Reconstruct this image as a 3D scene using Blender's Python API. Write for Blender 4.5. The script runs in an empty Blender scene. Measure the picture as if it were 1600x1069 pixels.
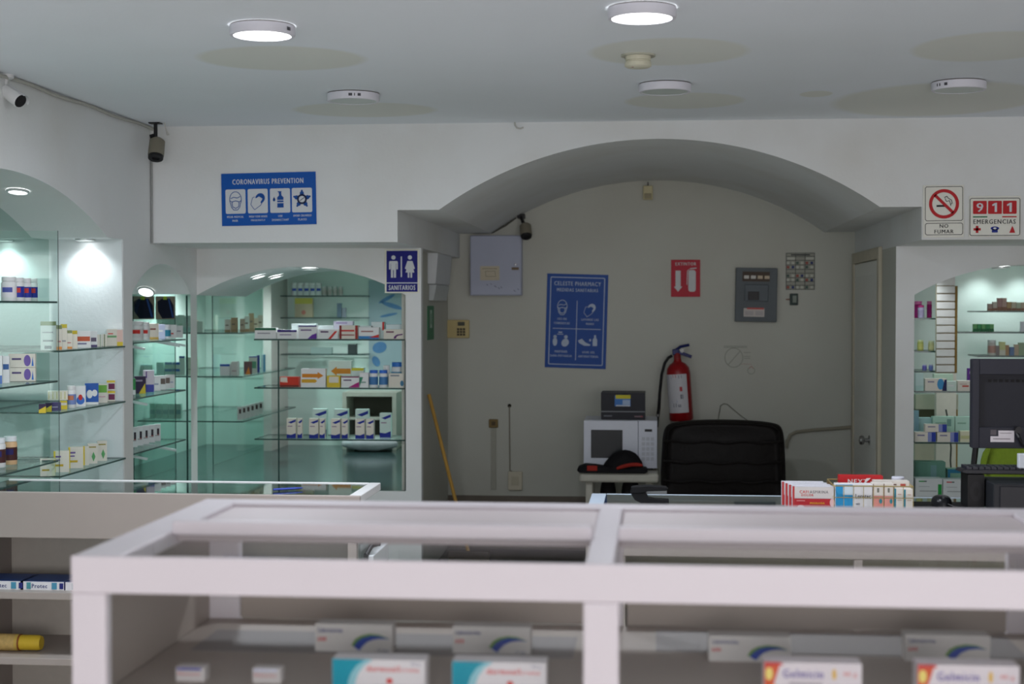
import bpy, bmesh, math, random
from mathutils import Vector, Matrix
random.seed(7)
S = bpy.context.scene
COL = S.collection

# ------------------------------------------------------------------ camera
F = 2350.0                      # focal length in pixels of a 1600 px wide frame
EYE = 1.65
YAW = math.atan(222.0 / F)
PIT = math.atan(53.5 / F)
cam_d = bpy.data.cameras.new('camera')
cam_d.sensor_width = 36.0
cam_d.lens = F * 36.0 / 1600.0
cam_d.dof.use_dof = True
cam_d.dof.focus_distance = 6.4
cam_d.dof.aperture_fstop = 3.2
cam_d.clip_start = 0.05
cam = bpy.data.objects.new('camera', cam_d)
cam.location = (0, 0, EYE)
cam.rotation_euler = (math.pi / 2 - PIT, 0, YAW)
COL.objects.link(cam)
S.camera = cam

# ------------------------------------------------------------------ world, daylight, exposure
W = bpy.data.worlds.new('world')
S.world = W
W.use_nodes = True
W.node_tree.nodes['Background'].inputs[0].default_value = (0.85, 0.9, 1.0, 1)
W.node_tree.nodes['Background'].inputs[1].default_value = 0.25
S.view_settings.view_transform = 'Standard'
S.view_settings.look = 'None'
S.view_settings.gamma = 1.0
S.view_settings.use_curve_mapping = False
S.view_settings.exposure = 0.0
S.cycles.transparent_max_bounces = 48
S.cycles.diffuse_bounces = 6

def area(name, loc, rot, sx, sy, watts, col):
    d = bpy.data.lights.new(name, 'AREA')
    d.shape = 'RECTANGLE'; d.size = sx; d.size_y = sy
    d.energy = watts; d.color = col
    o = bpy.data.objects.new(name, d)
    o.location = loc; o.rotation_euler = rot
    COL.objects.link(o)
    return o
# daylight coming in through the storefront glazing behind the photographer
area('storefront_daylight', (1.5, -4.95, 1.45), (math.radians(90), 0, 0), 5.6, 1.7, 222, (1.0, 0.95, 0.97))

# ------------------------------------------------------------------ pixel -> place
fv = Vector((-math.sin(YAW) * math.cos(PIT), math.cos(YAW) * math.cos(PIT), -math.sin(PIT)))
rv = Vector((math.cos(YAW), math.sin(YAW), 0))
uv = rv.cross(fv)
CP = Vector((0, 0, EYE))
def ray(px, py):
    return fv + rv * ((px - 800.0) / F) - uv * ((py - 534.5) / F)
def at_y(px, py, Y):
    d = ray(px, py); return CP + d * (Y / d.y)
def at_x(px, py, X):
    d = ray(px, py); return CP + d * (X / d.x)
def at_z(px, py, Z):
    d = ray(px, py); return CP + d * ((Z - EYE) / d.z)
def col_x(px, Y, Z):            # X of the point at depth Y, height Z seen in pixel column px
    n = rv - fv * ((px - 800.0) / F)
    return -(n.y * Y + n.z * (Z - EYE)) / n.x
def col_y(px, X, Z):
    n = rv - fv * ((px - 800.0) / F)
    return -(n.x * X + n.z * (Z - EYE)) / n.y
def mpp(X, Y, Z):               # metres per pixel there
    return (Vector((X, Y, Z)) - CP).dot(fv) / F

# ------------------------------------------------------------------ materials
def lin(c):
    c = c / 255.0
    return c / 12.92 if c <= 0.04045 else ((c + 0.055) / 1.055) ** 2.4
def C(r, g, b):
    return (lin(r), lin(g), lin(b), 1)
_mats = {}
def M(rgb, rough=0.5, metal=0.0, noise=0.06, scale=30.0, bump=0.0, emit=0.0, coat=0.0):
    key = (tuple(rgb), rough, metal, noise, scale, bump, emit, coat)
    if key in _mats: return _mats[key]
    m = bpy.data.materials.new('mat_%d_%d_%d' % tuple(rgb)); m.use_nodes = True
    nt = m.node_tree; b = nt.nodes['Principled BSDF']
    b.inputs['Roughness'].default_value = rough
    b.inputs['Metallic'].default_value = metal
    b.inputs['Specular IOR Level'].default_value = 0.5 if metal or rough < 0.3 else 0.22
    if coat: b.inputs['Coat Weight'].default_value = coat
    c = C(*rgb)
    if noise > 0 or bump > 0:
        tc = nt.nodes.new('ShaderNodeTexCoord')
        nz = nt.nodes.new('ShaderNodeTexNoise'); nz.inputs['Scale'].default_value = scale; nz.inputs['Detail'].default_value = 4
        nt.links.new(tc.outputs['Object'], nz.inputs['Vector'])
    if noise > 0:
        mx = nt.nodes.new('ShaderNodeMix'); mx.data_type = 'RGBA'
        mx.inputs['A'].default_value = tuple(x * (1 - noise) for x in c[:3]) + (1,)
        mx.inputs['B'].default_value = tuple(min(1, x * (1 + noise)) for x in c[:3]) + (1,)
        nt.links.new(nz.outputs['Fac'], mx.inputs['Factor'])
        nt.links.new(mx.outputs['Result'], b.inputs['Base Color'])
    else:
        b.inputs['Base Color'].default_value = c
    if bump > 0:
        bp = nt.nodes.new('ShaderNodeBump'); bp.inputs['Strength'].default_value = bump; bp.inputs['Distance'].default_value = 0.01
        nt.links.new(nz.outputs['Fac'], bp.inputs['Height']); nt.links.new(bp.outputs['Normal'], b.inputs['Normal'])
    if emit > 0:
        b.inputs['Emission Color'].default_value = c
        b.inputs['Emission Strength'].default_value = emit
    _mats[key] = m
    return m

def glass_mat(name, tint, gloss=0.08):
    m = bpy.data.materials.new(name); m.use_nodes = True
    nt = m.node_tree; nt.nodes.clear()
    out = nt.nodes.new('ShaderNodeOutputMaterial')
    tr = nt.nodes.new('ShaderNodeBsdfTransparent'); tr.inputs[0].default_value = tint
    gl = nt.nodes.new('ShaderNodeBsdfGlossy'); gl.inputs['Roughness'].default_value = 0.03
    fr = nt.nodes.new('ShaderNodeLayerWeight'); fr.inputs['Blend'].default_value = 0.5
    pw = nt.nodes.new('ShaderNodeMath'); pw.operation = 'POWER'; pw.inputs[1].default_value = 4.0
    mu = nt.nodes.new('ShaderNodeMath'); mu.operation = 'MULTIPLY_ADD'; mu.use_clamp = True
    mu.inputs[1].default_value = gloss / 0.08 * 0.5; mu.inputs[2].default_value = 0.035 * gloss / 0.08
    mx = nt.nodes.new('ShaderNodeMixShader')
    nt.links.new(fr.outputs['Facing'], pw.inputs[0]); nt.links.new(pw.outputs[0], mu.inputs[0]); nt.links.new(mu.outputs[0], mx.inputs[0])
    nt.links.new(tr.outputs[0], mx.inputs[1]); nt.links.new(gl.outputs[0], mx.inputs[2])
    nt.links.new(mx.outputs[0], out.inputs[0])
    return m

def wall_mat(name, rgb, dirt, stain=0.25, scale=1.3, rough=0.7):
    m = bpy.data.materials.new(name); m.use_nodes = True
    nt = m.node_tree; b = nt.nodes['Principled BSDF']; b.inputs['Roughness'].default_value = rough
    tc = nt.nodes.new('ShaderNodeTexCoord')
    n1 = nt.nodes.new('ShaderNodeTexNoise'); n1.inputs['Scale'].default_value = scale; n1.inputs['Detail'].default_value = 6
    n2 = nt.nodes.new('ShaderNodeTexNoise'); n2.inputs['Scale'].default_value = 60; n2.inputs['Detail'].default_value = 3
    rp = nt.nodes.new('ShaderNodeValToRGB'); rp.color_ramp.elements[0].position = 0.45; rp.color_ramp.elements[1].position = 0.8
    rp.color_ramp.elements[1].color = (stain, stain, stain, 1)
    mx = nt.nodes.new('ShaderNodeMix'); mx.data_type = 'RGBA'
    mx.inputs['A'].default_value = C(*rgb); mx.inputs['B'].default_value = C(*dirt)
    nt.links.new(tc.outputs['Object'], n1.inputs['Vector']); nt.links.new(tc.outputs['Object'], n2.inputs['Vector'])
    nt.links.new(n1.outputs['Fac'], rp.inputs['Fac']); nt.links.new(rp.outputs['Color'], mx.inputs['Factor'])
    nt.links.new(mx.outputs['Result'], b.inputs['Base Color'])
    bp = nt.nodes.new('ShaderNodeBump'); bp.inputs['Strength'].default_value = 0.08; bp.inputs['Distance'].default_value = 0.01
    nt.links.new(n2.outputs['Fac'], bp.inputs['Height']); nt.links.new(bp.outputs['Normal'], b.inputs['Normal'])
    return m

# ------------------------------------------------------------------ mesh building
_txt = {}
def text_geo(s, bold=0.0):
    k = (s, bold)
    if k in _txt: return _txt[k]
    c = bpy.data.curves.new('t', 'FONT'); c.body = s; c.resolution_u = 2; c.space_character = 1.18
    o = bpy.data.objects.new('t', c)
    me = bpy.data.meshes.new_from_object(o)
    vs = [(v.co.x, v.co.y) for v in me.vertices]; fs = [tuple(p.vertices) for p in me.polygons]
    bpy.data.objects.remove(o); bpy.data.curves.remove(c); bpy.data.meshes.remove(me)
    if not vs: vs = [(0, 0), (1, 0), (1, 1)]; fs = [(0, 1, 2)]
    x0 = min(v[0] for v in vs); x1 = max(v[0] for v in vs); y0 = min(v[1] for v in vs); y1 = max(v[1] for v in vs)
    r = ([((x - x0) / (x1 - x0), (y - y0) / (y1 - y0)) for x, y in vs], fs)
    _txt[k] = r
    return r

class MB:
    def __init__(s): s.v = []; s.f = []; s.m = []
    def add(s, vs, fs, mi=0):
        n = len(s.v); s.v += [tuple(v) for v in vs]
        for q in fs: s.f.append(tuple(i + n for i in q)); s.m.append(mi)
        return s
    def box(s, x0, x1, y0, y1, z0, z1, mi=0):
        vs = [(x, y, z) for x in (x0, x1) for y in (y0, y1) for z in (z0, z1)]
        return s.add(vs, [(0, 1, 3, 2), (4, 6, 7, 5), (0, 4, 5, 1), (2, 3, 7, 6), (0, 2, 6, 4), (1, 5, 7, 3)], mi)
    def prism(s, pts, plane, d0, d1, mi=0):
        mp = {'xz': lambda a, b, d: (a, d, b), 'xy': lambda a, b, d: (a, b, d), 'yz': lambda a, b, d: (d, a, b)}[plane]
        n = len(pts)
        vs = [mp(a, b, d0) for a, b in pts] + [mp(a, b, d1) for a, b in pts]
        fs = [tuple(range(n))[::-1], tuple(range(n, 2 * n))] + [(i, (i + 1) % n, n + (i + 1) % n, n + i) for i in range(n)]
        return s.add(vs, fs, mi)
    def lathe(s, prof, n=20, mi=0, c=(0, 0, 0), mat=None, cap=True, a0=0.0, a1=2 * math.pi):
        full = abs(a1 - a0 - 2 * math.pi) < 1e-6
        cols = n if full else n + 1
        vs = []
        for r, z in prof:
            for i in range(cols):
                a = a0 + (a1 - a0) * i / n
                p = Vector((r * math.cos(a), r * math.sin(a), z))
                if mat is not None: p = mat @ p
                vs.append((p.x + c[0], p.y + c[1], p.z + c[2]))
        fs = []
        for j in range(len(prof) - 1):
            for i in range(n):
                k = (i + 1) % cols
                fs.append((j * cols + i, j * cols + k, (j + 1) * cols + k, (j + 1) * cols + i))
        if cap and full:
            fs.append(tuple(range(cols))[::-1]); b = (len(prof) - 1) * cols; fs.append(tuple(range(b, b + cols)))
        return s.add(vs, fs, mi)
    def tube(s, path, r, n=8, mi=0):
        P = [Vector(p) for p in path]; rows = []
        up = Vector((0, 0, 1))
        for i, p in enumerate(P):
            t = (P[min(i + 1, len(P) - 1)] - P[max(i - 1, 0)]).normalized()
            a = t.cross(up)
            if a.length < 1e-3: a = t.cross(Vector((1, 0, 0)))
            a.normalize(); b = t.cross(a)
            rr = r[i] if isinstance(r, (list, tuple)) else r
            rows.append([p + (a * math.cos(2 * math.pi * k / n) + b * math.sin(2 * math.pi * k / n)) * rr for k in range(n)])
        vs = [q for row in rows for q in row]; fs = []
        for j in range(len(P) - 1):
            for k in range(n): fs.append((j * n + k, j * n + (k + 1) % n, (j + 1) * n + (k + 1) % n, (j + 1) * n + k))
        fs.append(tuple(range(n))); b = (len(P) - 1) * n; fs.append(tuple(range(b, b + n))[::-1])
        return s.add(vs, fs, mi)
    # flat print on the plane y = const, facing -Y
    def pl(s, pts, y, mi=0): return s.add([(a, y, b) for a, b in pts], [tuple(range(len(pts)))], mi)
    def rect(s, x0, x1, z0, z1, y, mi=0): return s.pl([(x0, z0), (x1, z0), (x1, z1), (x0, z1)], y, mi)
    def ell(s, cx, cz, rx, rz, y, mi=0, n=24, rot=0.0):
        c, q = math.cos(rot), math.sin(rot); P = []
        for i in range(n):
            a = 2 * math.pi * i / n; u, v = rx * math.cos(a), rz * math.sin(a)
            P.append((cx + u * c - v * q, cz + u * q + v * c))
        return s.pl(P, y, mi)
    def rrect(s, x0, x1, z0, z1, r, y, mi=0):
        P = []
        for cx, cz, a0 in ((x1 - r, z1 - r, 0), (x0 + r, z1 - r, 90), (x0 + r, z0 + r, 180), (x1 - r, z0 + r, 270)):
            for k in range(6):
                a = math.radians(a0 + 18 * k); P.append((cx + r * math.cos(a), cz + r * math.sin(a)))
        return s.pl(P, y, mi)
    def stroke(s, pts, w, y, mi=0, closed=False):
        """mitred ribbon along the points"""
        P = [Vector(p) for p in pts]; n = len(P); L = []; R = []
        for i in range(n):
            a = P[i - 1] if (i > 0 or closed) else None
            b = P[(i + 1) % n] if (i < n - 1 or closed) else None
            d1 = (P[i] - a).normalized() if a is not None else None
            d2 = (b - P[i]).normalized() if b is not None else None
            if d1 is None: d1 = d2
            if d2 is None: d2 = d1
            t = d1 + d2
            if t.length < 1e-6: t = d1
            t.normalize(); q = Vector((-t.y, t.x)); c = max(.45, abs(q.dot(Vector((-d1.y, d1.x)))))
            o = q * (w / 2 / c); L.append((P[i] + o)[:]); R.append((P[i] - o)[:])
        vs = [(u, y, v) for u, v in L + R]
        fs = [(i, (i + 1) % n, n + (i + 1) % n, n + i) for i in range(n if closed else n - 1)]
        return s.add(vs, fs, mi)
    def ring(s, cx, cz, r, w, y, mi=0, n=32, sx=1.0):
        P = [(cx + r * sx * math.cos(2 * math.pi * i / n), cz + r * math.sin(2 * math.pi * i / n)) for i in range(n)]
        return s.stroke(P, w, y, mi, True)
    def text(s, t, cx, cz, w, h, y, mi=0, bold=0.0, rot=0.0):
        vs, fs = text_geo(t, bold); c, q = math.cos(rot), math.sin(rot)
        for i, dx in enumerate((0, -.028 * h, .028 * h) if bold > .015 else (0,)):   # heavier strokes: the outline printed three times
            P = []
            for a, b in vs:
                u, v = (a - 0.5) * w * .97 + dx, (b - 0.5) * h
                P.append((cx + u * c - v * q, y - .00008 * i, cz + u * q + v * c))
            s.add(P, fs, mi)
        return s
    def build(s, name, mats, parent=None, loc=None, rot=None, smooth=False, bevel=0.0, seg=2, subsurf=0):
        me = bpy.data.meshes.new(name)
        me.from_pydata(s.v, [], s.f)
        if not isinstance(mats, (list, tuple)): mats = [mats]
        for m in mats: me.materials.append(m)
        me.polygons.foreach_set('material_index', s.m)
        if smooth: me.polygons.foreach_set('use_smooth', [True] * len(s.f))
        me.update()
        o = bpy.data.objects.new(name, me); COL.objects.link(o)
        if parent: o.parent = parent
        if loc is not None: o.location = loc
        if rot is not None: o.rotation_euler = rot
        if bevel > 0:
            b = o.modifiers.new('edge', 'BEVEL'); b.width = bevel; b.segments = seg; b.limit_method = 'ANGLE'; b.angle_limit = math.radians(40)
        if subsurf:
            q = o.modifiers.new('sub', 'SUBSURF'); q.levels = subsurf; q.render_levels = subsurf
        if smooth and not subsurf:
            try:
                me.set_sharp_from_angle(angle=math.radians(40))
            except Exception: pass
        return o

def thing(name, loc, label, cat, group=None, rot=None):
    o = bpy.data.objects.new(name, None); o.empty_display_size = 0.05
    COL.objects.link(o); o.location = loc
    if rot is not None: o.rotation_euler = rot
    return tag(o, label, cat, group)
def tag(o, label, cat, group=None):
    o['label'] = label; o['category'] = cat
    if group: o['group'] = group
    return o
def struct(o, label=None):
    o['kind'] = 'structure'
    if label: o['label'] = label
    return o

# ------------------------------------------------------------------ main dimensions
YB = 7.70                        # front of the bulkhead over the arch
YP = 8.49                        # plane of the pillars below the bulkhead
YW = 10.21                       # back wall of the arched recess
ZC = at_y(800, 191.5, YB).z      # ceiling
XL = at_y(235.5, 290, YB).x      # left wall
XR = 4.6                         # right wall, outside the frame
YF = -5.0                        # storefront behind the photographer
ZB = at_y(430, 379, YB).z        # underside of the bulkhead
ZS = at_y(655, 328, YB).z        # shoulder of the big arch
ZA = at_y(1025, 217, YB).z       # crown of the big arch
XJ0 = at_y(621, 350, YB).x; XJ1 = at_y(1440, 345, YB).x
XA0 = at_y(686, 328, YB).x; XA1 = at_y(1375, 321, YB).x
XS = -1.405                      # left side wall of the recess, behind the pillar
ZSILL = at_y(640, 768, YP).z     # sill of the display niches

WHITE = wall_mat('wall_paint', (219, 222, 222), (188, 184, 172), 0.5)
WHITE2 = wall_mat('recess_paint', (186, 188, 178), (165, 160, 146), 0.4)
NICHE = wall_mat('niche_glass_paint', (206, 224, 217), (194, 214, 207), 0.4, rough=0.25)
PANEL = wall_mat('niche_panel', (222, 228, 230), (205, 212, 214), 0.4, rough=0.4)
DARKFLOOR = M((70, 60, 52), 0.45, noise=0.25, scale=6)
TEAL = M((50, 74, 74), 0.15, noise=0.08, scale=4)
GLASS = glass_mat('clear_glass', (0.93, 0.98, 0.96, 1))
GREENGLASS = glass_mat('green_glass', (0.905, 0.965, 0.95, 1))
EDGE = M((38, 66, 62), 0.2, noise=0.1)
MIRROR = bpy.data.materials.new('mirror'); MIRROR.use_nodes = True
_b = MIRROR.node_tree.nodes['Principled BSDF']; _b.inputs['Metallic'].default_value = 1; _b.inputs['Roughness'].default_value = 0.04
_b.inputs['Base Color'].default_value = (0.55, 0.68, 0.64, 1)

def arc(ua, ub, zs, za, n=40):
    w = (ub - ua) / 2; h = za - zs; R = (w * w + h * h) / (2 * h); c = (ua + ub) / 2; zc = za - R
    t = math.asin(min(1, w / R))
    if h > w: t = math.pi - t
    return [(c + R * math.sin(-t + 2 * t * i / n), zc + R * math.cos(-t + 2 * t * i / n)) for i in range(n + 1)]

def arched_wall(mb, mp, u0, u1, z0, z1, prof, sill, d0, d1, jambs=(True, True), dsill=None):
    """wall face with one opening; mp(u, d, z) -> place. prof = top outline of the opening from one jamb to the other"""
    def quad(a, b, c, d): mb.add([mp(*a), mp(*b), mp(*c), mp(*d)], [(0, 1, 2, 3)])
    ua, ub = prof[0][0], prof[-1][0]
    for a, b in ((u0, ua), (ub, u1)):
        if abs(b - a) > 1e-4:
            quad((a, d0, z0), (b, d0, z0), (b, d0, z1), (a, d0, z1))
    for (a, za), (b, zb) in zip(prof, prof[1:]):
        if abs(b - a) > 1e-6: quad((a, d0, za), (b, d0, zb), (b, d0, z1), (a, d0, z1))
        quad((a, d0, za), (a, d1, za), (b, d1, zb), (b, d0, zb))
    if sill is not None:
        quad((ua, d0, z0), (ub, d0, z0), (ub, d0, sill), (ua, d0, sill))
        ds = d1 if dsill is None else dsill
        quad((ua, d0, sill), (ub, d0, sill), (ub, ds, sill), (ua, ds, sill))
    zj = sill if sill is not None else z0
    for u, zt, on in ((ua, prof[0][1], jambs[0]), (ub, prof[-1][1], jambs[1])):
        if not on: continue
        quad((u, d0, zj), (u, d1, zj), (u, d1, zt), (u, d0, zt))

# ================================================================== THE ROOM
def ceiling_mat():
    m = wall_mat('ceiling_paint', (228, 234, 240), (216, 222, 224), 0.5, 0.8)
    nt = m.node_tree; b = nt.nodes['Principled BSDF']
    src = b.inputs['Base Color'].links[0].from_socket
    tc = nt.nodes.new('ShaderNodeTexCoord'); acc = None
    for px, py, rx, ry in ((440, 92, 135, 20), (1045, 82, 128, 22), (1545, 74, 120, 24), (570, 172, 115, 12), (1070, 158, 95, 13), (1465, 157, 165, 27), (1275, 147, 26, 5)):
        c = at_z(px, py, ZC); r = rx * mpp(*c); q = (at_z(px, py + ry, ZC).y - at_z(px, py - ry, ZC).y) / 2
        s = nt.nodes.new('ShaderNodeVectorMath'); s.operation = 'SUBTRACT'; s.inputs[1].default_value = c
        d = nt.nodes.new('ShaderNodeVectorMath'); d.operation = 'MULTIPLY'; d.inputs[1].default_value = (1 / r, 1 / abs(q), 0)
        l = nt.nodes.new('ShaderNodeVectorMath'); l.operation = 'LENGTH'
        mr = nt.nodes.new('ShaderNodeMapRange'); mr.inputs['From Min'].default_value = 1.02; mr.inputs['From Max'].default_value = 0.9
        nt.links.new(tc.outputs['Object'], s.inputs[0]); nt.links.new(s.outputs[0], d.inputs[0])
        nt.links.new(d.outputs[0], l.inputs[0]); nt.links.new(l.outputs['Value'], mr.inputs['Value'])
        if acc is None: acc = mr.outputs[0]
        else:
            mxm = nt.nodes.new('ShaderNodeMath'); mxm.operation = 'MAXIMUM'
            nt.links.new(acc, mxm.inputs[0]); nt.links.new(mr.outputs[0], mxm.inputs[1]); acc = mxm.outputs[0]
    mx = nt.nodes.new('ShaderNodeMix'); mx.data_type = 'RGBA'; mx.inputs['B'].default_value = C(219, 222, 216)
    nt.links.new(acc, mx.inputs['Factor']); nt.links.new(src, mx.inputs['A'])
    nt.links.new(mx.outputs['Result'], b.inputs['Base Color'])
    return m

struct(MB().box(-4.2, XR + .1, YF, YP, -0.1, 0).build('floor', M((214, 208, 200), 0.3, noise=0.06, scale=3)), 'pale tiled shop floor')
struct(MB().box(-4.2, XR + .1, YP, 11.6, -0.1, 0).build('floor_recess', M((74, 64, 56), 0.5, noise=0.15, scale=3)), 'recess floor with its shade put into a dark brown colour')  # shade of the recess is put into the dark floor colour
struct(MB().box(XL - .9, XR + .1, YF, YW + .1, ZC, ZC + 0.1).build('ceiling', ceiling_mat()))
struct(MB().box(XR, XR + .1, YF, YW, 0, ZC).build('wall_right', WHITE))
# front wall with the storefront opening
mb = MB().box(XL - .1, -1.35, YF - .1, YF, 0, ZC).box(4.35, XR, YF - .1, YF, 0, ZC).box(-1.35, 4.35, YF - .1, YF, 2.35, ZC)
struct(mb.build('wall_front', WHITE))

# bulkhead with the big arch; its soffit runs back to the recess wall
prof = [(XJ0, ZB), (XJ0, ZS)] + arc(XA0, XA1, ZS, ZA, 56) + [(XJ1, ZS), (XJ1, ZB)]
mb = MB()
arched_wall(mb, lambda u, d, z: (u, d, z), XL, XR, ZB, ZC, prof, None, YB, YW)
mb.add([(XL, YB, ZB), (XJ0, YB, ZB), (XJ0, YW, ZB), (XL, YW, ZB)], [(0, 1, 2, 3)])
mb.add([(XJ1, YB, ZB), (XR, YB, ZB), (XR, YW, ZB), (XJ1, YW, ZB)], [(0, 1, 2, 3)])
struct(mb.build('wall_bulkhead', WHITE), 'white bulkhead wall with a wide shallow arch')

# recess behind the arch
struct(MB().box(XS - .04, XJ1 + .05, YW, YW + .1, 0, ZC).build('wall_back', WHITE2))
struct(MB().box(XS, XJ1, YW - .012, YW - .001, 0, 0.365).build('baseboard_back', M((112, 104, 94), 0.6, noise=0.2, scale=5)))
XN = at_y(634, 600, YP).x          # inner edge of the left pillar

struct(MB().box(XN, XJ0, YP, YP + .06, 0, ZB).build('wall_pillar_left', WHITE))
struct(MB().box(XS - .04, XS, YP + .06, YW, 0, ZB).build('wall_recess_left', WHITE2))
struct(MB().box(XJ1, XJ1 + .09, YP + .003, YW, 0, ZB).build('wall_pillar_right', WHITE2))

# left wall, two arched niches cut into it
def mapL(u, d, z): return (d, u, z)
Y1E = at_x(193, 500, XL).y; Y2S = at_x(207, 500, XL).y
NB1 = XL - 0.38
mb = MB()
pr1 = [(4.63, ZB), ] + arc(4.85, 7.068, ZB, 2.215, 40) + [(Y1E, ZB)]
arched_wall(mb, mapL, YF, (Y1E + Y2S) / 2, 0, ZC, pr1, 0.6, XL, NB1)
NB2 = XL - 0.8
pr2 = arc(Y2S, 8.37, 1.727, 1.886, 30)
arched_wall(mb, mapL, (Y1E + Y2S) / 2, YP, 0, ZC, pr2, ZSILL, XL, NB2, (True, False), XL - .02)
struct(mb.build('wall_left', WHITE), 'white left wall with arched display niches')
struct(MB().box(NB1 - .01, NB1, 4.63, Y1E, 0.6, 2.3).build('wall_niche_mirror', MIRROR), 'greenish mirror at the back of the left niche')
struct(MB().box(NB1, XL - .004, Y1E - .006, Y1E - .001, 0.6, ZB).build('wall_niche_end', PANEL))

# corner display room behind the left pillar
mb = MB()
pr3 = arc(XL, XN, 1.722, 1.886, 40)
Z3 = 1.722
arched_wall(mb, lambda u, d, z: (u, d, z), XL, XN, 0, ZB, pr3, ZSILL, YP, 9.55, (False, True), YP + .02)
struct(mb.build('wall_pillar_arch_left', WHITE), 'white wall under the bulkhead with a low arched display window')
YR = 11.3
mb = MB()
mb.add([(NB2, Y2S, 0.3), (NB2, YR, 0.3), (NB2, YR, ZB), (NB2, Y2S, ZB)], [(0, 1, 2, 3)])
mb.add([(NB2, YR, 0.3), (XJ0, YR, 0.3), (XJ0, YR, ZB + .1), (NB2, YR, ZB + .1)], [(0, 1, 2, 3)])
mb.add([(NB2, 8.37, ZB), (XL, 8.37, ZB), (XL, YR, ZB), (NB2, YR, ZB)], [(0, 1, 2, 3)])
mb.add([(XL, YW, ZB), (XJ0, YW, ZB), (XJ0, YR, ZB), (XL, YR, ZB)], [(0, 1, 2, 3)])
mb.add([(XS - .042, YP + .07, ZSILL), (XS - .042, YR, ZSILL), (XS - .042, YR, ZB), (XS - .042, YP + .07, ZB)], [(0, 1, 2, 3)])
mb.add([(NB2, Y2S + .001, 0.3), (XL, Y2S + .001, 0.3), (XL, Y2S + .001, 1.72), (NB2, Y2S + .001, 1.72)], [(0, 1, 2, 3)])
struct(mb.build('wall_display_back', NICHE), 'pale green glass lining of the corner display')
struct(MB().box(NB2, XL - .015, Y2S, YP, ZSILL - .03, ZSILL).box(NB2, XN, YP + .015, YR, ZSILL - .03, ZSILL).build('floor_display', TEAL), 'dark teal glossy base of the corner display')

# right display window
XQ = at_y(1428, 600, YP).x
mb = MB()
pr4 = arc(XQ, XQ + (XN - XL), 1.722, 1.886, 40)
arched_wall(mb, lambda u, d, z: (u, d, z), XJ1, XR, 0, ZB, pr4, ZSILL, YP, YP + 0.25)
struct(mb.build('wall_pillar_arch_right', WHITE), 'white wall with a low arched display window by the counter')
mb = MB()
YR4 = 10.0
mb.add([(XQ - .05, YR4, 0.3), (XR, YR4, 0.3), (XR, YR4, ZB), (XQ - .05, YR4, ZB)], [(0, 1, 2, 3)])
mb.add([(XQ - .001, YP + .2, 0.3), (XQ - .001, YR4, 0.3), (XQ - .001, YR4, ZB), (XQ - .001, YP + .2, ZB)], [(0, 1, 2, 3)])
mb.add([(2.75, YP + .1, 0.3), (2.75, YR4, 0.3), (2.75, YR4, ZB), (2.75, YP + .1, ZB)], [(0, 1, 2, 3)])
struct(mb.build('wall_window_back', NICHE), 'pale green lining of the display window by the counter')
struct(MB().box(XQ, 2.75, YP + .001, YR4, ZSILL - .03, ZSILL - .003).build('floor_window', M((165, 168, 158), 0.3)), 'pale base of the display window')

# door on the right side of the recess
dY0 = col_y(1378, XJ1, 1.5); dY1 = YW - .02
zt = at_x(1376, 386, XJ1).z
d = bpy.data.objects.new('door_1', None); COL.objects.link(d); d.location = (XJ1, (dY0 + dY1) / 2, 0); struct(d, 'pale door with a round knob in the side of the recess')
ly0, ly1 = dY0 - d.location.y, dY1 - d.location.y
FR = M((190, 184, 164), 0.5, noise=0.15, scale=12)
MB().box(-.022, 0, ly0, ly0 + .07, 0, zt).box(-.022, 0, ly1 - .07, ly1, 0, zt).box(-.022, 0, ly0 + .07, ly1 - .07, zt - .07, zt).build('door_frame', FR, d, bevel=.004)
leaf = MB().box(-.012, 0, ly0 + .075, ly1 - .075, 0.01, zt - .075).build('door_leaf', M((226, 227, 220), 0.5, noise=0.05), d, bevel=.003)
MB().box(-.014, -.0121, ly0 + .14, ly1 - .14, 0.15, 0.8).box(-.014, -.0121, ly0 + .14, ly1 - .14, 0.95, zt - .16).build('door_panel', M((220, 221, 214), 0.5, noise=0.05), leaf, bevel=.004)
kz = at_x(1352, 682, XJ1).z
ky = col_y(1362, XJ1, kz) - d.location.y
R90 = Matrix.Rotation(-math.pi / 2, 3, 'Y')
kn = MB().lathe([(.03, 0), (.03, .006), (.012, .008), (.012, .03), (.026, .036), (.03, .05), (.024, .062), (.005, .066)], 20, 0, (-.012, ky, kz), R90).build('door_knob', M((150, 150, 150), 0.25, 0.9, noise=0), d, smooth=True)

# conduit along the top of the left wall and in the corner of the bulkhead
CON = M((176, 176, 168), 0.6)
p = [Vector((XL + .012, y, ZC - .012 - .004 * math.sin(y * 9))) for y in [5.3 + .12 * i for i in range(21)]]
tag(MB().tube(p, .008, 6).build('cable', CON), 'thin painted cable along the top of the left wall', 'cable')
tag(MB().tube([(XL + .008, YB - .008, ZC - .05), (XL + .008, YB - .008, ZB)], .006, 6).build('cable', M((150, 152, 150), .6)), 'thin vertical cable in the corner beside the bulkhead', 'cable')

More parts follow.
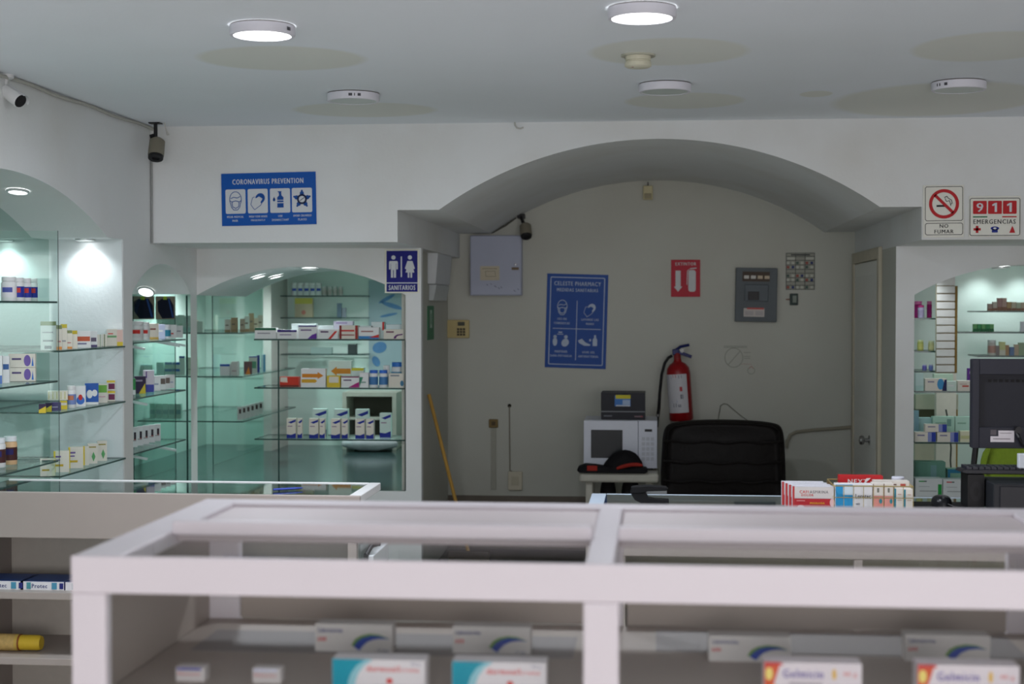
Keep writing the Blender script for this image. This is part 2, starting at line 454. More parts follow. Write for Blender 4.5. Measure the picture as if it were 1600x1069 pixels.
# ================================================================== LIGHT FITTINGS
LEDP = 50
LEDW = M((255, 255, 255), 0.5, noise=0, emit=6.0)
LAMPW = M((214, 214, 222), 0.4, noise=0.03)
LAMPOFF = M((190, 200, 196), 0.35, noise=0.03)
DARKGAP = M((96, 92, 88), 0.7)
PRINT = M((80, 80, 86), 0.6)
def led_panel(px, py, wpx, lit, label, watts=0, prints=None):
    c = at_z(px, py, ZC); r = wpx * mpp(*c) / 2
    t = thing('ceiling_light', (c.x, c.y, ZC), label, 'ceiling light', 'round surface-mounted ceiling lights')
    h = .036
    MB().lathe([(r * .97, 0), (r * .97, -.004)], 40).build('mounting_plate', DARKGAP, t, smooth=True)
    MB().lathe([(r, -.004), (r, -h + .006), (r * .97, -h), (r * .88, -h), (r * .87, -h + .004)], 48, cap=False).build('housing', LAMPW, t, smooth=True)
    MB().lathe([(r * .87, -h + .003), (r * .87, -h + .0015)], 48).build('diffuser', LEDW if lit else LAMPOFF, t, smooth=True)
    if prints:
        mb = MB()
        for a, w in prints:
            aa = math.radians(a); q = w / r
            P = [aa - q / 2, aa + q / 2]
            vs = [((r + .0006) * math.cos(x), (r + .0006) * math.sin(x), z) for x in P for z in (-.026, -.014)]
            mb.add(vs, [(0, 1, 3, 2)])
        mb.build('marking', PRINT, t)
    if lit:
        dl = bpy.data.lights.new('led', 'AREA'); dl.shape = 'DISK'; dl.size = r * 1.6; dl.energy = watts; dl.color = (0.88, 0.92, 1.0)
        lo = bpy.data.objects.new('led_light', dl); COL.objects.link(lo); lo.parent = t; lo.location = (0, 0, -h - .004)
    return t
led_panel(410, 40, 102, True, 'lit round ceiling light above the coronavirus poster', 29, [(-25, .012), (-20, .006)])
led_panel(1003, 12, 108, True, 'lit round ceiling light at the top edge, above the smoke detector', 29)
led_panel(552, 146, 82, False, 'unlit round ceiling light with printed marks, left of the dangling wire', 0, [(-85, .016), (-76, .004), (-66, .014)])
led_panel(1039, 131, 82, False, 'unlit round ceiling light directly behind the smoke detector', 0)
led_panel(1498, 128, 84, False, 'unlit round ceiling light above the no smoking sign', 0, [(-150, .006), (-143, .006), (-128, .014)])

# smoke detector
c = at_z(997, 86, ZC); k = mpp(*c)
t = thing('smoke_detector', (c.x, c.y, ZC), 'cream round smoke detector on the ceiling', 'smoke detector')
CREAM = M((206, 204, 184), 0.5)
MB().lathe([(27 * k, 0), (27 * k, -.006)], 32).build('base', M((180, 180, 165), .6), t, smooth=True)
MB().lathe([(20 * k, -.006), (20 * k, -.02), (18.5 * k, -.022), (18.5 * k, -.026), (20.5 * k, -.028), (21 * k, -.042), (18 * k, -.047), (0.001, -.048)], 32).build('body', CREAM, t, smooth=True)
MB().lathe([(.004, -.049), (.004, -.046)], 10, 0, (-.02, -.02, 0)).build('indicator', M((150, 110, 100), .4), t)

# recessed downlights in the niches
RING = M((200, 205, 205), 0.3, 0.4, noise=0)
def downlight(loc, r, label, watts, tilt=(0, 0, 0), spot=True, ang=100, lit=True):
    t = thing('downlight', loc, label, 'downlight', 'recessed downlights in the display niches', tilt)
    MB().lathe([(r, .004), (r, -.004), (r * .82, -.006), (r * .8, -.001)], 28, cap=False).build('trim_ring', RING, t, smooth=True)
    MB().lathe([(r * .81, .001), (r * .81, -.002)], 28).build('lens', LEDW if lit else LAMPOFF, t, smooth=True)
    if watts > 0:
        d = bpy.data.lights.new('spot', 'SPOT'); d.energy = watts; d.spot_size = math.radians(ang); d.spot_blend = 0.7
        d.shadow_soft_size = r * .7; d.color = (0.9, 0.98, 1.0)
        lo = bpy.data.objects.new('downlight_beam', d); COL.objects.link(lo); lo.parent = t; lo.location = (0, 0, -.012)
    return t
def on_arch(prof, u):
    for (a, za), (b, zb) in zip(prof, prof[1:]):
        if a <= u <= b and b > a: return za + (zb - za) * (u - a) / (b - a), math.atan2(zb - za, b - a)
    return prof[0][1], 0
# left niche
c = at_x(28, 301, XL - .18)
z, sl = on_arch(pr1, c.y)
downlight((XL - .18, c.y, z - .006), .05, 'bright downlight in the arched soffit of the left niche', 10, (sl, 0, 0))
downlight((XL - .17, Y1E - .062, ZB - .004), .05, 'downlight in the flat soffit at the far end of the left niche', 7, ang=130)
z, sl = on_arch(pr1, 5.1)
downlight((XL - .18, 5.1, z - .006), .05, 'downlight in the near end of the left niche soffit', 10, (sl, 0, 0))
# corner display
c = at_x(228, 429, XL - .25); z, sl = on_arch(pr2, c.y)
downlight((XL - .25, c.y, z - .006), .05, 'downlight under the small arch next to the left niche', 26, (sl, 0, 0))
for px, py, dy, lb in ((404, 431, .3, 'leftmost downlight under the low arch of the corner display'), (431, 432, .62, 'second downlight under the low arch of the corner display'), (484, 418.5, .25, 'downlight near the crown of the low corner display arch')):
    x = col_x(px, YP + dy, 1.83); z, sl = on_arch(pr3, x)
    downlight((x, YP + dy, z - .006), .05, lb, 20, (0, -sl, 0))
downlight((XL - .4, 10.3, ZB - .005), .05, 'downlight deep inside the corner display', 66, ang=150)
downlight((-2.0, 10.6, ZB - .005), .05, 'downlight in front of the rear shelves of the corner display', 26, ang=150)
# right window
zr = ZB - .005
struct(MB().box(XQ, 2.75, YP + .25, YR4, ZB - .004, ZB - .001).build('ceiling_window', WHITE))
downlight((col_x(1537, YR4 - .12, 1.9), YR4 - .14, zr), .05, 'downlight grazing the back panel of the right display window', 8)
downlight((2.35, YR4 - .14, zr), .05, 'downlight at the right end of the right display window', 8)
downlight((XQ + .14, 8.95, zr), .05, 'added downlight brightening the pink bottles in the right display window', 12)  # added lamp, placed forward to brighten the bottles and slats
c = at_y(1564, 424, YP + .12); z, sl = on_arch(pr4, c.x)
downlight((c.x, c.y, z - .006), .05, 'downlight in the arch of the right display window', 12, (0, -sl, 0))

# ================================================================== FRONT DISPLAY COUNTER
CW = M((224, 217, 222), 0.35, noise=0.02, scale=4)
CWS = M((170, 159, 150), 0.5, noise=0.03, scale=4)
CH = 1.22
X0, X1 = -1.005, 0.835; YC0, YC1 = 2.512, 3.30; XM = -0.0875
ctr = thing('display_counter', (X0, YC0, 0), 'white framed glass display counter filling the foreground', 'counter')
def cb(name, mat, *boxes, bevel=.004, par=None):
    mb = MB()
    for b in boxes: mb.box(b[0] - X0, b[1] - X0, b[2] - YC0, b[3] - YC0, b[4], b[5])
    return mb.build(name, mat, par or ctr, bevel=bevel)
THIN = glass_mat('thin_glass', (.97, .98, .98, 1), .02)
RT = .064                                   # height of the front rail
cb('front_rail', CW, (X0, X1, YC0, YC0 + .012, CH - RT, CH), bevel=.002)
for a, b in ((X0, X0 + .062), (XM - .03, XM + .03), (X1 - .062, X1)):
    cb('front_post', CW, (a, b, YC0, YC0 + .03, 0.12, CH - RT))
for a, b in ((X0, X0 + .085), (XM - .028, XM + .022), (X1 - .085, X1)):
    cb('top_rail', CW, (a, b, YC0 + .012, YC1 - .07, CH - .03, CH))
    cb('back_post', CW, (a, b, YC1 - .03, YC1, 0.12, CH - .028))
YM = 2.80
cb('back_rail', CW, (X0, X1, YC1 - .07, YC1, CH - .026, CH))
for a, b in ((X0 + .085, XM - .028), (XM + .022, X1 - .085)):
    cb('middle_rail', CW, (a, b, YM, YM + .03, CH - .006, CH + .021))
    cb('top_board', M((206, 195, 196), .4, noise=.03), (a, b, YM + .03, YC1 - .07, CH - .022, CH - .008))
    cb('glass_top', THIN, (a, b, YC0 + .012, YM, CH - .008, CH - .003), bevel=0)
for a, b in ((X0 + .062, XM - .03), (XM + .03, X1 - .062)):
    cb('glass_front', THIN, (a, b, YC0 + .012, YC0 + .016, 0.5, CH - RT), bevel=0)
SH = at_y(700, 974, YC1 - .04).z            # height of the shelf inside
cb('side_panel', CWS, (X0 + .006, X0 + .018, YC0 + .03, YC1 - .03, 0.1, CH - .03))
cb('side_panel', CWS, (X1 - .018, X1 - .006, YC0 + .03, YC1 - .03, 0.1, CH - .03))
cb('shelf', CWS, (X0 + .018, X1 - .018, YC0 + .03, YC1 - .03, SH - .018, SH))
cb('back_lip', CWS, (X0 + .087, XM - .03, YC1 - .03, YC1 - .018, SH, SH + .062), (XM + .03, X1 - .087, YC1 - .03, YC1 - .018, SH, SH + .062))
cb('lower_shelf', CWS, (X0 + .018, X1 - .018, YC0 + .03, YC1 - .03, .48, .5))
cb('plinth', CW, (X0, X1, YC0, YC1, 0, .12))
cb('lower_panel', CW, (X0 + .062, X1 - .062, YC0 + .005, YC0 + .025, .12, .5))
# shelf paper sheets under the boxes
SHEET = M((146, 142, 140), 0.6, noise=0.02)
for a, b, l in ((300, 905, 'pale sheet of paper lining the shelf left of the centre post'), (985, 1560, 'pale sheet of paper lining the shelf beyond the centre post')):
    q0 = at_z(a + 40, 985, SH); q1 = at_z(b, 985, SH); q2 = at_z(b, 1030, SH); q3 = at_z(a, 1030, SH)
    x0, x1 = q0.x, q1.x; y0, y1 = q2.y, q0.y
    tag(MB().box(x0, x1, y0, y1, SH + .0002, SH + .0012).build('shelf_paper', SHEET), l, 'paper')

# ---- product boxes: one mesh, print as flat patches on the front
def pbox(name, loc, w, h, d, body, prints, label, cat='box', group=None, rz=0.0, rough=0.45):
    """prints: list of ('r',u0,v0,u1,v1,rgb) ('t',text,cu,cv,wu,hv,rgb[,bold]) ('e',cu,cv,ru,rv,rgb) ('p',[(u,v)..],rgb) ; u,v in 0..1 of the front"""
    mb = MB(); mats = [M(body, rough, noise=0.03)]; idx = {}
    def mi(rgb):
        rgb = tuple(rgb)
        if rgb not in idx: idx[rgb] = len(mats); mats.append(M(rgb, rough, noise=0.02))
        return idx[rgb]
    e = min(.0015, w * .04)
    mb.box(-w / 2, w / 2, -d / 2, d / 2, 0, h)
    yy = -d / 2
    X = lambda u: (u - .5) * w * .995
    Z = lambda v: v * h
    for k, p in enumerate(prints):
        y = yy - .0004 - .0002 * k
        if p[0] == 'r': mb.rect(X(p[1]), X(p[3]), Z(p[2]), Z(p[4]), y, mi(p[5]))
        elif p[0] == 't': mb.text(p[1], X(p[2]), Z(p[3]), p[4] * w, p[5] * h, y, mi(p[6]), p[7] if len(p) > 7 else 0.02)
        elif p[0] == 'e': mb.ell(X(p[1]), Z(p[2]), p[3] * w, p[4] * h, y, mi(p[5]))
        elif p[0] == 'p': mb.pl([(X(u), Z(v)) for u, v in p[1]], y, mi(p[2]))
        elif p[0] == 'top': mb.rect2 = mb.add([(-w / 2, -d / 2, h + .0004), (w / 2, -d / 2, h + .0004), (w / 2, d / 2, h + .0004), (-w / 2, d / 2, h + .0004)], [(0, 1, 2, 3)], mi(p[1]))
        elif p[0] == 'side':       # right-hand side face
            mb.add([(w / 2 + .0004, -d / 2, Z(p[1])), (w / 2 + .0004, d / 2, Z(p[1])), (w / 2 + .0004, d / 2, Z(p[2])), (w / 2 + .0004, -d / 2, Z(p[2]))], [(0, 1, 2, 3)], mi(p[3]))
    o = mb.build(name, mats, None, loc, (0, 0, rz))
    return tag(o, label, cat, group)

def swoosh(n=10):
    P = []; Q = []
    for i in range(n + 1):
        t = i / n
        u = .50 + .44 * t; v = .25 + .36 * math.sin(t * math.pi * .62) 
        P.append((u, v + .02)); Q.append((u + .05 * (1 - t), v - .16 * (1 - t)))
    return P + Q[::-1]
SW = [(.50, .20), (.55, .40), (.62, .53), (.72, .60), (.84, .59), (.97, .49), (.84, .50), (.75, .46), (.67, .36), (.61, .20), (.575, .06)]
SWG = [(.47, .26), (.52, .47), (.60, .60), (.71, .67), (.83, .64), (.97, .50), (.84, .57), (.72, .58), (.62, .51), (.55, .38), (.51, .18)]
NAVY = (42, 50, 110); REDP = (206, 60, 62)
lab = {0: 'white carton with a blue and green swoosh, farthest left in the front counter', 1: 'white carton with a blue and green swoosh, just left of the centre post',
       2: 'white carton with a blue and green swoosh, just right of the centre post', 3: 'white carton with a blue and green swoosh, farthest right in the front counter'}
for i, (a, b, t, bo) in enumerate(((492, 614, 973, 1019), (707, 829, 977, 1022), (1108, 1235, 992, 1034), (1415, 1545, 990, 1034))):
    c = at_z((a + b) / 2, bo, SH); k = mpp(*c)
    pbox('medicine_box', (c.x, c.y + .02, SH), (b - a) * k, (bo - t - 2) * k, .045, (204, 200, 196),
         [('p', SWG, (96, 140, 50)), ('p', SW, (30, 64, 160)), ('t', 'Laboratorina', .2, .78, .32, .17, (70, 74, 130)), ('t', '600', .09, .46, .11, .16, REDP, .05), ('t', '10 tabs', .88, .1, .14, .1, (120, 124, 150))],
         lab[i], 'box', 'medicine cartons on the front counter shelf')
TEALB = (0, 152, 176)
for i, (a, b, t, l) in enumerate(((517, 664, 1032, 'white and teal carton with red lettering, left of the pair in the front counter'), (705, 853, 1036, 'white and teal carton with red lettering, nearer the centre post'))):
    Y = 2.66; c = at_y((a + b) / 2, t, Y); k = mpp(*c)
    w = (b - a) * k; h = c.z - SH
    cur = [(0, 0), (.16, 0), (.17, .3), (.2, .55), (.26, .8), (.36, 1), (0, 1)]
    cur2 = [(.16, 0), (.24, 0), (.25, .3), (.28, .55), (.34, .8), (.44, 1), (.36, 1), (.26, .8), (.2, .55), (.17, .3)]
    pbox('medicine_box', (c.x, Y + .03, SH), w, h, .05, (232, 226, 228), [('p', cur, TEALB), ('p', cur2, (150, 205, 215)), ('t', 'dermoxil', .55, .72, .36, .19, (222, 72, 70), .05), ('t', 'crema', .84, .68, .2, .1, (230, 130, 130)), ('e', .62, .34, .035, .09, (222, 80, 76)), ('t', '20 g', .9, .88, .1, .09, (110, 110, 150)), ('r', .45, .1, .8, .2, (180, 186, 190))],
         l, 'box', 'medicine cartons on the front counter shelf')
for i, (a, b, t, l) in enumerate(((1195, 1346, 1037, 'white carton with purple lettering and red-orange corner, nearer the centre post'), (1436, 1592, 1041, 'white carton with purple lettering and red-orange corner, at the right edge'))):
    Y = 2.66; c = at_y((a + b) / 2, t, Y); k = mpp(*c)
    w = (b - a) * k; h = c.z - SH
    cn = [(0, 0), (.2, 0), (.1, .45), (.17, 1), (0, 1)]
    pbox('medicine_box', (c.x, Y + .03, SH), w, h, .05, (232, 222, 226), [('p', cn, (220, 92, 52)), ('e', .05, .7, .04, .16, (244, 220, 120)), ('e', .1, .3, .05, .12, (240, 190, 90)), ('p', [(.0, .9), (.2, .93), (.17, 1), (0, 1)], (206, 60, 60)), ('t', 'Gelmicin', .4, .72, .42, .22, (126, 112, 176), .03), ('e', .72, .72, .02, .14, (236, 190, 80)), ('t', '40 g', .88, .72, .14, .14, (226, 140, 140)), ('r', .26, .42, .6, .5, (190, 180, 186))],
         l, 'box', 'medicine cartons on the front counter shelf')
for a, b, t, l, top in ((273, 319, 1044, 'tiny white carton with blue and red lettering, left end of the front counter', (80, 78, 160)), (393, 438, 1046, 'tiny white carton with a shiny top and red lettering in the front counter', (226, 226, 240))):
    Y = 2.70; c = at_y((a + b) / 2, t, Y); k = mpp(*c)
    pbox('medicine_box', (c.x, Y + .02, SH), (b - a) * k, c.z - SH, .03, (206, 200, 198), [('r', .03, .80, .88, .97, top), ('t', 'Neurobal' if top[0] < 100 else 'Balance', .45, .86, .8, .14, (60, 60, 150) if top[0] < 100 else (150, 150, 190)), ('t', 'Huesos', .45, .55, .78, .2, (200, 60, 80), .06)],
         l, 'box', 'medicine cartons on the front counter shelf')

# ================================================================== LEFT COUNTER
GY0, GY1 = 5.50, 5.93; GX0, GX1 = XL + .005, -1.088; GH = .95
lc = thing('glass_counter', (GX0, GY0, 0), 'white counter with a glass top and open shelves in front of the left niches', 'counter')
def lb(name, mat, *boxes, bevel=.003):
    mb = MB()
    for b in boxes: mb.box(b[0] - GX0, b[1] - GX0, b[2] - GY0, b[3] - GY0, b[4], b[5])
    return mb.build(name, mat, lc, bevel=bevel)
LW = M((162, 153, 147), 0.4, noise=0.03, scale=4)
TOPG = glass_mat('counter_glass', (0.55, 0.66, 0.64, 1), 0.16)
lb('fascia', LW, (GX0, GX1, GY0, GY0 + .02, GH - .175, GH))
lb('top_frame', M((222, 222, 222), .35), (GX1 - .045, GX1, GY0 + .02, GY1, GH - .03, GH), (GX0, GX1 - .045, GY1 - .015, GY1, GH - .03, GH))
lb('glass_top', TOPG, (GX0, GX1 - .045, GY0 + .02, GY1 - .015, GH - .012, GH - .004), bevel=0)
lb('top_lining', M((120, 132, 130), .5), (GX0, GX1 - .045, GY0 + .02, GY1 - .015, GH - .17, GH - .16), bevel=0)
for px0, px1 in ((330, 365), (543, 557)):
    a = col_x(px0, GY0, .7); b = col_x(px1, GY0, .7); lb('post', LW, (a, b, GY0, GY0 + .03, 0.02, GH - .175))
lb('back_panel', M((196, 190, 180), .5), (GX0, GX1, GY1 - .02, GY1, 0, GH - .17))
lb('side_panel', glass_mat('side_glass', (.75, .82, .82, 1), .12), (GX1 - .012, GX1 - .004, GY0 + .03, GY1 - .02, .1, GH - .175), bevel=0)
ZS1 = at_y(60, 926, GY0).z; ZS2 = at_y(60, 1029, GY0).z
for z in (ZS1, ZS2): lb('shelf', LW, (GX0, GX1 - .02, GY0 + .004, GY1 - .02, z - .028, z))
lb('end_panel', LW, (GX0, GX0 + .015, GY0 + .02, GY1 - .02, 0, GH - .17))
lb('base', LW, (GX0, GX1, GY0 + .02, GY1, 0, .08))
for a, b, l in ((-28, 47, 'blue and white flat carton at the left edge of the lower shelf'), (35, 110, 'blue and white flat carton with readable name on the left counter shelf'), (105, 180, 'blue and white flat carton half hidden behind the front counter')):
    k = mpp(-2.2, GY0 + .1, ZS1); x = col_x((a + b) / 2, GY0 + .09, ZS1); w = (b - a - 5) * k; h = .032
    pbox('medicine_box', (x, GY0 + .13, ZS1), w, h, .16, (228, 228, 232), [('top', (52, 88, 158)), ('side', 0, 1, (38, 48, 130)), ('t', 'Protec', .44, .48, .36, .5, (60, 74, 130), .03), ('r', .14, .1, .24, .9, (80, 150, 160)), ('r', .72, .1, .84, .9, (80, 150, 180)), ('r', .9, .15, .99, .85, (44, 50, 120))],
         l, 'box', 'flat cartons on the left counter shelf')
# yellow bottle lying down
x1 = col_x(65, GY0 + .12, ZS2 + .03); k = mpp(-2.3, GY0 + .12, ZS2)
r = 13 * k
RX = Matrix.Rotation(math.pi / 2, 3, 'Y')
t = thing('bottle', (x1, GY0 + .12, ZS2), 'yellow plastic bottle lying on its side on the lower shelf', 'bottle')
MB().lathe([(r * .8, -.22), (r, -.21), (r, -.095), (r * .85, -.085)], 24, 0, (0, 0, r), RX).build('body', M((214, 186, 92), .4, noise=.1), t, smooth=True)
MB().lathe([(r * 1.01, -.20), (r * 1.01, -.10)], 24, 0, (0, 0, r), RX, False).build('label', M((206, 176, 110), .5, noise=.35, scale=60), t, smooth=True)
MB().lathe([(r * .9, -.085), (r * .92, -.08), (r * .92, -.012), (r * .8, 0), (.001, 0)], 24, 0, (0, 0, r), RX).build('cap', M((222, 190, 60), .4), t, smooth=True)
MB().lathe([(r * 1.0, -.088), (r * 1.0, -.082)], 24, 0, (0, 0, r), RX).build('collar', M((150, 90, 50), .4), t, smooth=True)
# pen on the glass
c = at_z(449, 766, GH)
tag(MB().tube([(c.x - .05, c.y - .02, GH + .004), (c.x + .03, c.y + .03, GH + .004), (c.x + .05, c.y + .043, GH + .004)], [.004, .004, .0015], 8, 0).build('pen', M((50, 70, 160), .3)), 'blue pen lying on the glass counter top', 'pen')
# counter gate standing open beside it
gx0, gx1 = GX1 + .01, col_x(583, GY0 + .02, .7)
gz = at_y(575, 868, GY0 + .03).z
g = thing('counter_gate', (gx0, GY0 + .03, 0), 'low white counter gate swung open beside the left counter', 'gate')
MB().box(0, gx1 - gx0, 0, .32, .06, gz).build('leaf', M((206, 208, 210), .4), g, bevel=.004)
MB().box(.01, gx1 - gx0 - .01, .03, .28, .0, .06).build('foot', M((150, 150, 150), .5), g)
MB().box(-.0, .016, -.012, .02, gz - .03, gz + .005).tube([(.008, .0, gz), (.022, .03, gz + .03), (.045, .06, gz + .036)], .009, 8).build('latch', M((30, 30, 32), .4), g, bevel=.002)

# ================================================================== RIGHT COUNTER
HX0, HX1 = -.2325, 2.3; HY0, HY1 = 5.2, 5.665; HH = .95
rc = thing('glass_counter', (HX0, HY0, 0), 'pale blue framed glass counter carrying the computer', 'counter')
def rb(name, mat, *boxes, bevel=.003):
    mb = MB()
    for b in boxes: mb.box(b[0] - HX0, b[1] - HX0, b[2] - HY0, b[3] - HY0, b[4], b[5])
    return mb.build(name, mat, rc, bevel=bevel)
BW = M((172, 184, 197), 0.35, noise=0.03)
rb('top_frame', BW, (HX0, HX0 + .055, HY0, HY1, HH - .03, HH), (HX0 + .055, HX1, HY1 - .02, HY1, HH - .03, HH), (HX0 + .055, HX1, HY0, HY0 + .03, HH - .03, HH))
rb('glass_top', glass_mat('counter_glass_2', (.6, .68, .68, 1), .16), (HX0 + .055, HX1, HY0 + .03, HY1 - .02, HH - .011, HH - .001), bevel=0)
rb('top_lining', M((150, 158, 158), .5), (HX0 + .02, HX1, HY0 + .03, HY1 - .02, HH - .15, HH - .14), bevel=0)
zf = at_y(1100, 871, HY0).z
rb('fascia', LW, (HX0, HX1, HY0, HY0 + .02, zf, HH - .03))
for a, b in ((930, 977), (1334, 1348), (1574, 1590)):
    rb('post', LW, (col_x(a, HY0, .6), col_x(b, HY0, .6), HY0 + .001, HY0 + .03, 0, zf))
rb('back_panel', M((150, 146, 130), .5), (HX0, HX1, HY1 - .02, HY1, 0, HH - .03))
rb('side_panel', LW, (HX0, HX0 + .015, HY0 + .02, HY1 - .02, 0, HH - .03))
rb('shelf', LW, (HX0 + .015, HX1, HY0 + .03, HY1 - .02, .5, .52))

# ================================================================== SIGNS
WPR = M((206, 210, 214), 0.5, noise=0.02)
def signboard(name, label, cat, x0, x1, y0, y1, Y, col, tilt=0.0, thick=.006, rough=.45, r=0):
    """board whose outline is given in photograph pixels on the plane Y; returns (board, L, k)"""
    cx, cy = (x0 + x1) / 2, (y0 + y1) / 2
    c = at_y(cx, cy, Y)
    def L(px, py):
        p = at_y(px, py, Y); return (p.x - c.x, p.z - c.z)
    k = mpp(*c)
    a = L(x0, y0); b = L(x1, y1)
    w = abs(at_y(x1, cy, Y).x - at_y(x0, cy, Y).x) / 2; h = abs(at_y(cx, y0, Y).z - at_y(cx, y1, Y).z) / 2
    o = MB().box(-w, w, -thick, 0, -h, h).build(name, M(col, rough, noise=.03), None, (c.x, Y - .001, c.z), (0, tilt, 0), bevel=.001)
    tag(o, label, cat)
    def U(px, py): return ((px - cx) * k, (cy - py) * k)
    return o, U, k, -thick - .0008

def face_mask(mb, cx, cz, s, w, y, mi, mask_fill=None):
    """little head with a surgical mask drawn in outline"""
    P = [(cx + s * .62 * math.sin(a), cz + s * .15 + s * .8 * math.cos(a)) for a in [math.radians(-120 + 12 * i) for i in range(21)]]
    mb.stroke(P, w, y, mi)
    mb.stroke([(cx - .54 * s, cz - .2 * s), (cx - .45 * s, cz - .65 * s), (cx - .2 * s, cz - .95 * s), (cx + .2 * s, cz - .95 * s), (cx + .45 * s, cz - .65 * s), (cx + .54 * s, cz - .2 * s)], w, y, mi)
    mb.stroke([(cx - .5 * s, cz + .25 * s), (cx - .2 * s, cz + .38 * s), (cx + .2 * s, cz + .3 * s), (cx + .5 * s, cz + .45 * s)], w, y, mi)
    mb.stroke([(cx - .38 * s, cz - .1 * s), (cx, cz), (cx + .38 * s, cz - .1 * s), (cx + .33 * s, cz - .6 * s), (cx, cz - .78 * s), (cx - .33 * s, cz - .6 * s)], w * 1.1, y, mi, True)
    mb.stroke([(cx - .38 * s, cz - .12 * s), (cx - .58 * s, cz + .02 * s)], w, y, mi); mb.stroke([(cx + .38 * s, cz - .12 * s), (cx + .58 * s, cz + .02 * s)], w, y, mi)

def hands(mb, cx, cz, s, y, m1, m2):
    mb.ell(cx + .25 * s, cz + .28 * s, .5 * s, .55 * s, y, m1, rot=-.5)
    mb.pl([(cx - .75 * s, cz - .35 * s), (cx - .35 * s, cz - .9 * s), (cx + .35 * s, cz - .35 * s), (cx + .2 * s, cz + .25 * s), (cx - .5 * s, cz + .35 * s)], y - .0003, m2)
    for i in range(4):
        a = .55 + .16 * i; x0 = cx - .35 * s + .16 * s * i; z0 = cz + .1 * s - .12 * s * i
        mb.stroke([(x0, z0), (x0 + .62 * s * math.cos(a), z0 + .62 * s * math.sin(a))], .13 * s, y - .0004, m2)
    mb.stroke([(cx - .75 * s, cz - .35 * s), (cx - .35 * s, cz - .9 * s), (cx + .3 * s, cz - .45 * s), (cx + .62 * s, cz + .1 * s)], .06 * s, y - .0005, m1)
    mb.stroke([(cx - .75 * s, cz - .35 * s), (cx - .55 * s, cz + .35 * s), (cx - .3 * s, cz + .45 * s)], .06 * s, y - .0005, m1)

BLUE = (14, 84, 170)
o, U, k, y = signboard('poster', 'blue coronavirus prevention poster with four white pictogram panels', 'poster', 346.5, 494, 270, 352, YB, BLUE, math.radians(-.9))
mb = MB(); mb.text('CORONAVIRUS PREVENTION', *U(419.5, 283.5), 116 * k, 8 * k, y, 0, .025)
for cx, t1, t2 in ((366.5, 'WEAR MEDICAL', 'MASK'), (403, 'WASH YOUR HANDS', 'FREQUENTLY'), (438.5, 'USE', 'DISINFECTANT'), (473.5, 'AVOID CROWDED', 'PLACES')):
    mb.text(t1, *U(cx, 338), min(30, len(t1) * 2.3) * k, 3.2 * k, y, 0, .03); mb.text(t2, *U(cx, 344), len(t2) * 2.3 * k, 3.2 * k, y, 0, .03)
mb.build('lettering', WPR, o)
mb = MB()
for cx in (367.5, 403, 438.5, 473.3):
    a = U(cx - 16, 333); b = U(cx + 16, 295); mb.rrect(a[0], b[0], a[1], b[1], 2.5 * k, y, 0)
mb.build('pictogram_panel', WPR, o)
BP = M((18, 74, 150), .5); DK = M((20, 34, 70), .5)
mb = MB(); y2 = y - .0006
PM = [BP, WPR, DK]
face_mask(mb, *U(367.5, 313), 15 * k, 1.1 * k, y2, 0); mb.build('pictogram', PM, o); mb = MB()
hands(mb, *U(403, 314), 15 * k, y2, 0, 1); mb.build('pictogram', PM, o); mb = MB()
a = U(438, 0)
mb.rect(*[U(434, 0)[0], U(444, 0)[0]], U(0, 325)[1], U(0, 318)[1], y2, 0)
mb.rect(*[U(434, 0)[0], U(444, 0)[0]], U(0, 316.5)[1], U(0, 314)[1], y2, 0)
mb.pl([U(434, 313), U(444, 313), U(444, 309), U(441, 306), U(440.5, 301), U(436.5, 301), U(437, 306), U(434, 309)], y2, 0)
mb.rect(U(435, 0)[0], U(441, 0)[0], U(0, 301)[1], U(0, 299.5)[1], y2, 0)
mb.ell(*U(429, 312.5), 2 * k, 2.6 * k, y2, 0); mb.pl([U(427.5, 311.5), U(430.5, 311.5), U(429, 307.5)], y2, 0)
mb.build('pictogram', PM, o); mb = MB()
for a in range(5):
    q = math.radians(90 + 72 * a); cx, cz = U(473.3 + 9 * math.cos(q), 312.5 - 9 * math.sin(q))
    mb.ell(cx, cz, 3.4 * k, 3.4 * k, y2, 0, 14); mb.ell(*U(473.3 + 13 * math.cos(q), 312.5 - 13 * math.sin(q)), 1.6 * k, 1.6 * k, y2, 0, 10)
mb.ring(*U(473.3, 312.5), 6.5 * k, 3 * k, y2 - .0004, 2, 20); mb.ell(*U(473.3, 312.5), 5 * k, 5 * k, y2 - .0005, 1, 16); mb.stroke([U(470, 315), U(477, 310)], 1 * k, y2 - .0007, 2)
mb.build('pictogram', PM, o)

# toilets sign
o, U, k, y = signboard('toilet_sign', 'dark blue toilets sign with man and woman figures on the pillar', 'sign', 601.5, 655, 390, 458, YP, (222, 222, 206))
MB().rect(U(604, 0)[0], U(653, 0)[0], U(0, 456)[1], U(0, 392)[1], y, 0).build('panel', M((24, 26, 118), .5), o)
mb = MB(); y -= .0006
mb.rect(U(604, 0)[0], U(653, 0)[0], U(0, 443)[1], U(0, 441.5)[1], y); mb.rect(U(626.5, 0)[0], U(628.5, 0)[0], U(0, 433)[1], U(0, 401)[1], y)
mb.build('divider', WPR, o)
mb = MB(); mb.text('SANITARIOS', *U(628.5, 449.5), 43 * k, 7.5 * k, y, 0, .04); mb.build('lettering', WPR, o)
mb = MB()
mb.ell(*U(615, 402.5), 3.3 * k, 3.3 * k, y); mb.pl([U(609, 408), U(621, 408), U(622, 410), U(622, 421), U(619.5, 421), U(619.5, 412), U(619, 412), U(619, 434), U(615.6, 434), U(615.6, 422), U(614.4, 422), U(614.4, 434), U(611, 434), U(611, 412), U(610.5, 412), U(610.5, 421), U(608, 421), U(608, 410)], y)
mb.build('man_figure', WPR, o)
mb = MB()
